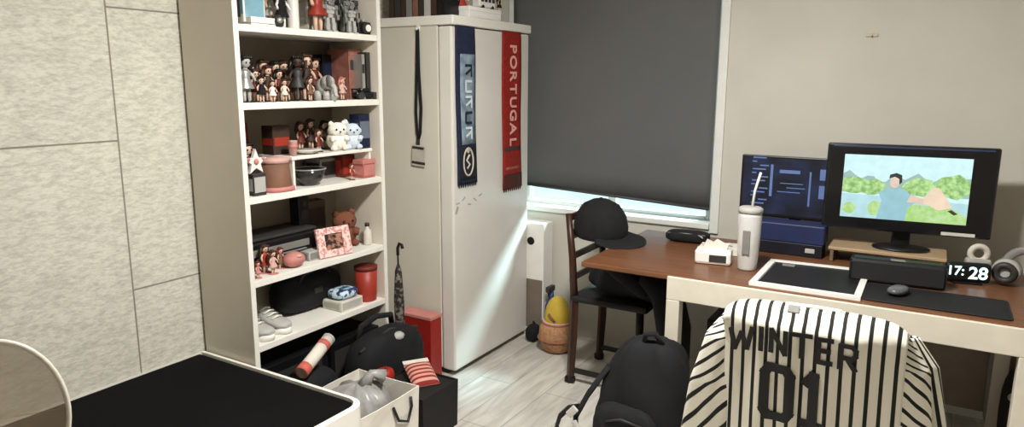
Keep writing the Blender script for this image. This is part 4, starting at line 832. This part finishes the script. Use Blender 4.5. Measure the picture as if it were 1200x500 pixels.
# ------------------------------------------------------------------ under the desk
t = thing('computer_tower', 'dark computer tower on the floor under the left of the desk', 'computer', (-.70, 3.22, 0)); b = MB(); b.box((0, 0, .235), (.19, .4, .45), .006); b.build('case', mat('case_grey', (40, 39, 38), .6, var=.2), t); b = MB(); b.box((0, -.202, .24), (.17, .008, .42), .003); b.build('front_panel', dark_grey, t)
b = MB(); b.cyl((.05, -.206, .42), (.05, -.209, .42), .01); b.build('power_button', silver, t)
for yy in (-.15, .15): MB().box((0, yy, .006), (.16, .03, .012), .003).build('foot', black_p, t)
t = thing('rucksack', 'dark brown bag with a pale tag on the floor under the right of the desk', 'bag', (.43, 3.28, 0)); b = MB(); b.ball((0, 0, .2), (.1, .11, .2), 18, e=.65); b.build('body', mat('bag_brown', (34, 28, 24), .8, var=.2), t); b = MB(); b.ball((-.07, -.09, .3), (.018, .01, .018), 8); b.build('tag', lt_grey, t); b = MB(); b.tube([(-.04, 0, .39), (-.03, 0, .44), (.03, 0, .44), (.04, 0, .39)], .01, 8); b.build('handle', black_f, t)
t = thing('hanging_cable', 'grey cable hanging down under the desk by the dark bag', 'cable', (.30, 3.405, 0)); b = MB(); b.tube([(0, .0, .63), (.0, .0, .55), (-.005, .0, .35), (.0, .0, .12), (.03, .0, .012), (.1, -.02, .008)], .011, 8); b.build('cord', mid_grey, t); b = MB(); b.box((.12, -.022, .014), (.05, .03, .026), .004); b.build('plug', dark_grey, t)

# ------------------------------------------------------------------ backpack
t = thing('backpack', 'black backpack slumped on the floor before the desk leg', 'backpack', (-.865, 2.44, 0))
def bp_(u, v):
    a = 2*math.pi*u; ph = math.pi*v; sg = lambda q, e: math.copysign(abs(q)**e, q)
    z = .275-.275*sg(math.cos(ph), .8); k = 1-.22*max(0, (z-.25)/.3)
    x = .185*sg(math.sin(ph), .55)*sg(math.cos(a), .75)*k; y = .125*sg(math.sin(ph), .55)*sg(math.sin(a), .75)*k
    w = .006*math.sin(6*a+z*22); return Vector((x+w+.16*(z-.27)*1.0*.7, y+w, z))
MB().grid(bp_, 40, 26).build('body', black_cloth, t)
b = MB(); b.ball((-.03, -.115, .17), (.13, .05, .14), 18, e=.6); b.build('front_pocket', black_f, t)
b = MB(); b.tube([(-.09, -.165, .25), (-.03, -.17, .275), (.05, -.165, .26)], .004, 6); b.build('zip', dark_grey, t)
b = MB(); b.tube([(.0, -.03, .53), (.01, -.05, .575), (.05, -.05, .585), (.075, -.03, .535)], .01, 8); b.build('top_handle', black_f, t)
b = MB(); b.tube([(-.13, -.06, .42), (-.2, -.09, .3), (-.245, -.1, .2), (-.24, -.11, .1), (-.2, -.11, .03)], .026, 8, flat=(1, .4)); b.build('strap', black_f, t)
b = MB(); b.tube([(-.235, -.085, .24), (-.27, -.11, .235), (-.30, -.13, .20), (-.315, -.13, .15), (-.29, -.12, .115)], .018, 8, flat=(1, .5)); b.build('strap', black_p, t)
b = MB(); b.box((-.245, -.135, .235), (.03, .012, .05), .004, RY(40)); b.box((-.225, -.14, .185), (.022, .012, .04), .004, RY(-30)); b.box((-.21, -.14, .145), (.026, .012, .026), .004); b.build('buckle', mat('buckle_white', (198, 196, 188), .4), t)
b = MB(); b.box((-.06, -.168, .06), (.03, .01, .02), .003); b.build('tag', lt_grey, t)

# ------------------------------------------------------------------ desk chair and striped jersey
JX, JY, JT = -.235, 1.965, .905
t = thing('office_chair', 'black padded desk chair wearing the striped jersey', 'chair', (JX, JY+.28, 0))
b = MB(); b.ball((0, -.23, .655), (.2, .034, .215), 22, e=.55, rot=RX(11)); b.build('backrest', black_f, t)
b = MB(); b.ball((0, .06, .455), (.235, .22, .045), 22, e=.55); b.build('seat', black_f, t)
b = MB(); b.tube([(0, -.19, .55), (0, -.16, .44), (0, -.1, .405), (0, 0, .40)], .022, 10); b.build('back_support', black_p, t)
b = MB(); b.cyl((0, 0, .09), (0, 0, .41), .026); b.cyl((0, 0, .1), (0, 0, .24), .036); b.build('gas_column', dark_grey, t)
for k in range(5):
    a = R(90+72*k); d = Vector((math.cos(a), math.sin(a), 0)); b = MB(); b.tube([Vector((0, 0, .115)), d*.14+Vector((0, 0, .1)), d*.27+Vector((0, 0, .075))], [.03, .024, .018], 8); lg = b.build('base_arm', black_p, t)
    b = MB(); n_ = Vector((-d.y, d.x, 0))
    for s_ in (-1, 1): b.cyl(d*.275+n_*(s_*.012)+Vector((0, 0, .027)), d*.275+n_*(s_*.024)+Vector((0, 0, .027)), .027, seg=16)
    b.cyl(d*.275+Vector((0, 0, .03)), d*.275+Vector((0, 0, .075)), .008); b.build('caster', black_p, lg)

t = thing('baseball_jersey', 'white and black pinstriped baseball jersey draped over the desk chair', 'jersey', (JX, JY, JT)); PITCHS = .0315
hw = .228
def prof(s):
    """arc length from the front hem up and over the chair top; returns (y, z) from the top"""
    r_ = .045; L1 = .58
    if s < L1: 
        f = s/L1; return (-r_-.012*(1-f)+.0, -r_-L1+s)
    a = (s-L1)/r_
    if a < math.pi: return (-r_*math.cos(a), -r_+r_*math.sin(a))
    q = s-L1-math.pi*r_; return (r_+.01*q, -r_-q)
SMAX = .58+math.pi*.045+.30
def js(x, s):
    y, z = prof(s); e_ = abs(x)/hw
    flare = 1+.10*max(0, (-z-.1))
    drop = .034*e_**7; z2 = z-drop*(1 if z > -.3 else 1)
    y2 = y-(.022*(1-e_**2) if s < .58 else 0) + .022*e_**8*(1 if s < .58 else 0)
    y2 += .2*max(0, -z)
    fold = .004*math.sin(x*75+s*4)*min(1, max(0, -z*5)) + .003*math.sin(x*40-s*11)
    return Vector((x*flare, y2+fold, z2))
MB().grid(lambda u, v: js((u-.5)*2*hw, v*SMAX), 70, 60, lambda u, v: (((u-.5)*2*hw)/PITCHS+.2, v)).build('back_panel', pinstripe, t, solid=.003)
# sleeves
def sleeve(pts, rad, flat, name, twist, n=10, uvs=1.0, ns=30):
    pts = [Vector(p) for p in pts]
    def cen(v):
        f = v*(len(pts)-1); i = min(int(f), len(pts)-2); w = f-i; w = w*w*(3-2*w)*.3+w*.7; return pts[i].lerp(pts[i+1], w), rad[i]+(rad[i+1]-rad[i])*w
    def fn(u, v):
        c, r_ = cen(v); a = 2*math.pi*u; wv = 1+.10*math.sin(3*a+v*4)+.05*math.sin(7*a)
        return c+Vector((math.cos(a)*r_*flat[0]*wv, math.sin(a)*r_*flat[1]*wv+.2*max(0, -c.z), 0))
    MB().grid(fn, 40, ns, lambda u, v: (u*n+v*twist, v)).build(name, pinstripe, t, solid=.003)
sleeve([(-.195, .005, -.045), (-.235, -.012, -.13), (-.262, -.02, -.28), (-.29, -.025, -.5)], [.03, .055, .066, .072], (1, .55), 'sleeve', 9, 8)
sleeve([(.20, .012, -.05), (.222, .0, -.13), (.235, -.005, -.3), (.25, -.01, -.5)], [.03, .055, .064, .07], (1, .55), 'sleeve', -12, 7)
sleeve([(.225, .05, -.055), (.262, .05, -.13), (.29, .05, -.3), (.315, .05, -.5)], [.025, .036, .045, .05], (1, .5), 'front_flap', 0, 9)
b = MB(); b.tube([js(x, .58+.045*math.pi*.5)+Vector((0, .0, .004-.004*abs(x)*10)) for x in [-.07+.14*k/10 for k in range(11)]], .006, 8); b.build('collar', mat('collar_white', (230, 226, 214), .8), t)
b = MB(); q = js(-.045, .58+.045*1.1); b.box(q+Vector((0, -.004, .002)), (.03, .006, .022), .002, RX(-35)); b.build('neck_label', mid_grey, t)
# block lettering that follows the cloth
LM = mat('letter_black', (18, 17, 17), .6)
def stroke(b, p, q, w):
    """thick line in cloth space (x, height below the top) laid on the back panel"""
    p, q = Vector(p), Vector(q); d = q-p; n = Vector((-d.y, d.x)).normalized()*w/2; p = p-d.normalized()*w*.3; q = q+d.normalized()*w*.3
    k = max(2, int(d.length/.012)); rows = []
    for i in range(k+1):
        c = p.lerp(q, i/k); row = []
        for s_ in (-1, 0, 1):
            g = c+n*s_; row.append(js(g.x, .58-.045-(-g.y)+.045 if False else .58+.045+g.y)+Vector((0, -.0045, 0)))
        rows.append(row)
    vs = [[b.bm.verts.new(v) for v in r_] for r_ in rows]
    for i in range(k):
        for j in range(2): b.bm.faces.new([vs[i][j], vs[i][j+1], vs[i+1][j+1], vs[i+1][j]])
GL = {'W': [((0, 1), (.22, 0)), ((.22, 0), (.5, .75)), ((.5, .75), (.78, 0)), ((.78, 0), (1, 1))], 'I': [((.5, 0), (.5, 1))], 'N': [((.05, 0), (.05, 1)), ((.05, 1), (.95, 0)), ((.95, 0), (.95, 1))],
 'T': [((0, 1), (1, 1)), ((.5, 0), (.5, 1))], 'E': [((.05, 0), (.05, 1)), ((.05, 1), (.95, 1)), ((.05, .52), (.8, .52)), ((.05, 0), (.95, 0))], 'R': [((.05, 0), (.05, 1)), ((.05, 1), (.75, 1)), ((.75, 1), (.95, .85)), ((.95, .85), (.95, .62)), ((.95, .62), (.75, .48)), ((.75, .48), (.05, .48)), ((.45, .48), (.95, 0))],
 '0': [((0, .12), (0, .88)), ((0, .88), (.15, 1)), ((.15, 1), (.85, 1)), ((.85, 1), (1, .88)), ((1, .88), (1, .12)), ((1, .12), (.85, 0)), ((.85, 0), (.15, 0)), ((.15, 0), (0, .12))], '1': [((.5, 0), (.5, 1)), ((.05, .8), (.5, 1)), ((0, 0), (1, 0))]}
def glyph(ch, x, top, w, h, sw, slope=0):
    b = MB()
    for p, q in GL[ch]:
        f = lambda g: (x+g[0]*w, -top-(1-g[1])*h-slope*(g[0]))
        stroke(b, f(p), f(q), sw)
    b.build('letter', LM, t, solid=.0022)
xs = -.205
for ch, w in zip('WINTER', (.060, .016, .042, .044, .036, .040)):
    mid = (xs+w/2+.052)/.16; glyph(ch, xs, .060+.012*mid*mid, w, .066, .013); xs += w+.017
glyph('0', -.105, .174, .066, .155, .027); glyph('1', -.002, .174, .046, .155, .026)

# ------------------------------------------------------------------ clear plastic chair at the lower left
ghost = bpy.data.materials.new('clear_tan_plastic'); ghost.use_nodes = True; nt = ghost.node_tree
p_ = nt.nodes['Principled BSDF']; p_.inputs['Base Color'].default_value = lin((178, 164, 140))+(1,); p_.inputs['Roughness'].default_value = .3
tr_ = nt.nodes.new('ShaderNodeBsdfTransparent'); tr_.inputs[0].default_value = (.95, .93, .9, 1); mx = nt.nodes.new('ShaderNodeMixShader'); mx.inputs[0].default_value = .38
nt.links.new(tr_.outputs[0], mx.inputs[1]); nt.links.new(p_.outputs[0], mx.inputs[2]); nt.links.new(mx.outputs[0], nt.nodes['Material Output'].inputs[0])
gc = at(-8, 492, X=-1.40); t = thing('clear_chair', 'see through plastic chair with a round back in the near left corner', 'chair', (gc.x+.2, gc.y-.1, 0), R(62)); 
cz = gc.z; rr_ = .148; by = .22
def gb(u, v):
    a = 2*math.pi*u; r_ = rr_*v; x, z = .74*r_*math.cos(a), r_*math.sin(a); return Vector((x, by-.35*x*x*1.2, cz+z))
MB().grid(gb, 48, 8).build('backrest', ghost, t, solid=.004)
b = MB(); b.tube([gb(k/48, 1.0) for k in range(48)], .0045, 8, close=True); b.build('rim', mat('clear_rim', (206, 200, 186), .25), t)
def gs(u, v):
    a = 2*math.pi*u; return Vector((.21*v*math.cos(a), .2*v*math.sin(a), .45-.02*(1-v*v)))
MB().grid(gs, 40, 6).build('seat', ghost, t, solid=.012)
for s_ in (-1, 1):
    b = MB(); b.tube([(s_*.1, .19, .45), (s_*.1, .212, .6), (s_*.09, by-.01, cz-.15)], .011, 8); b.build('back_support', ghost, t)
    b = MB(); b.tube([(s_*.14, -.14, .44), (s_*.19, -.19, 0)], [.016, .011], 8); b.build('leg', chrome, t); b = MB(); b.tube([(s_*.14, .14, .44), (s_*.19, .19, 0)], [.016, .011], 8); b.build('leg', chrome, t)
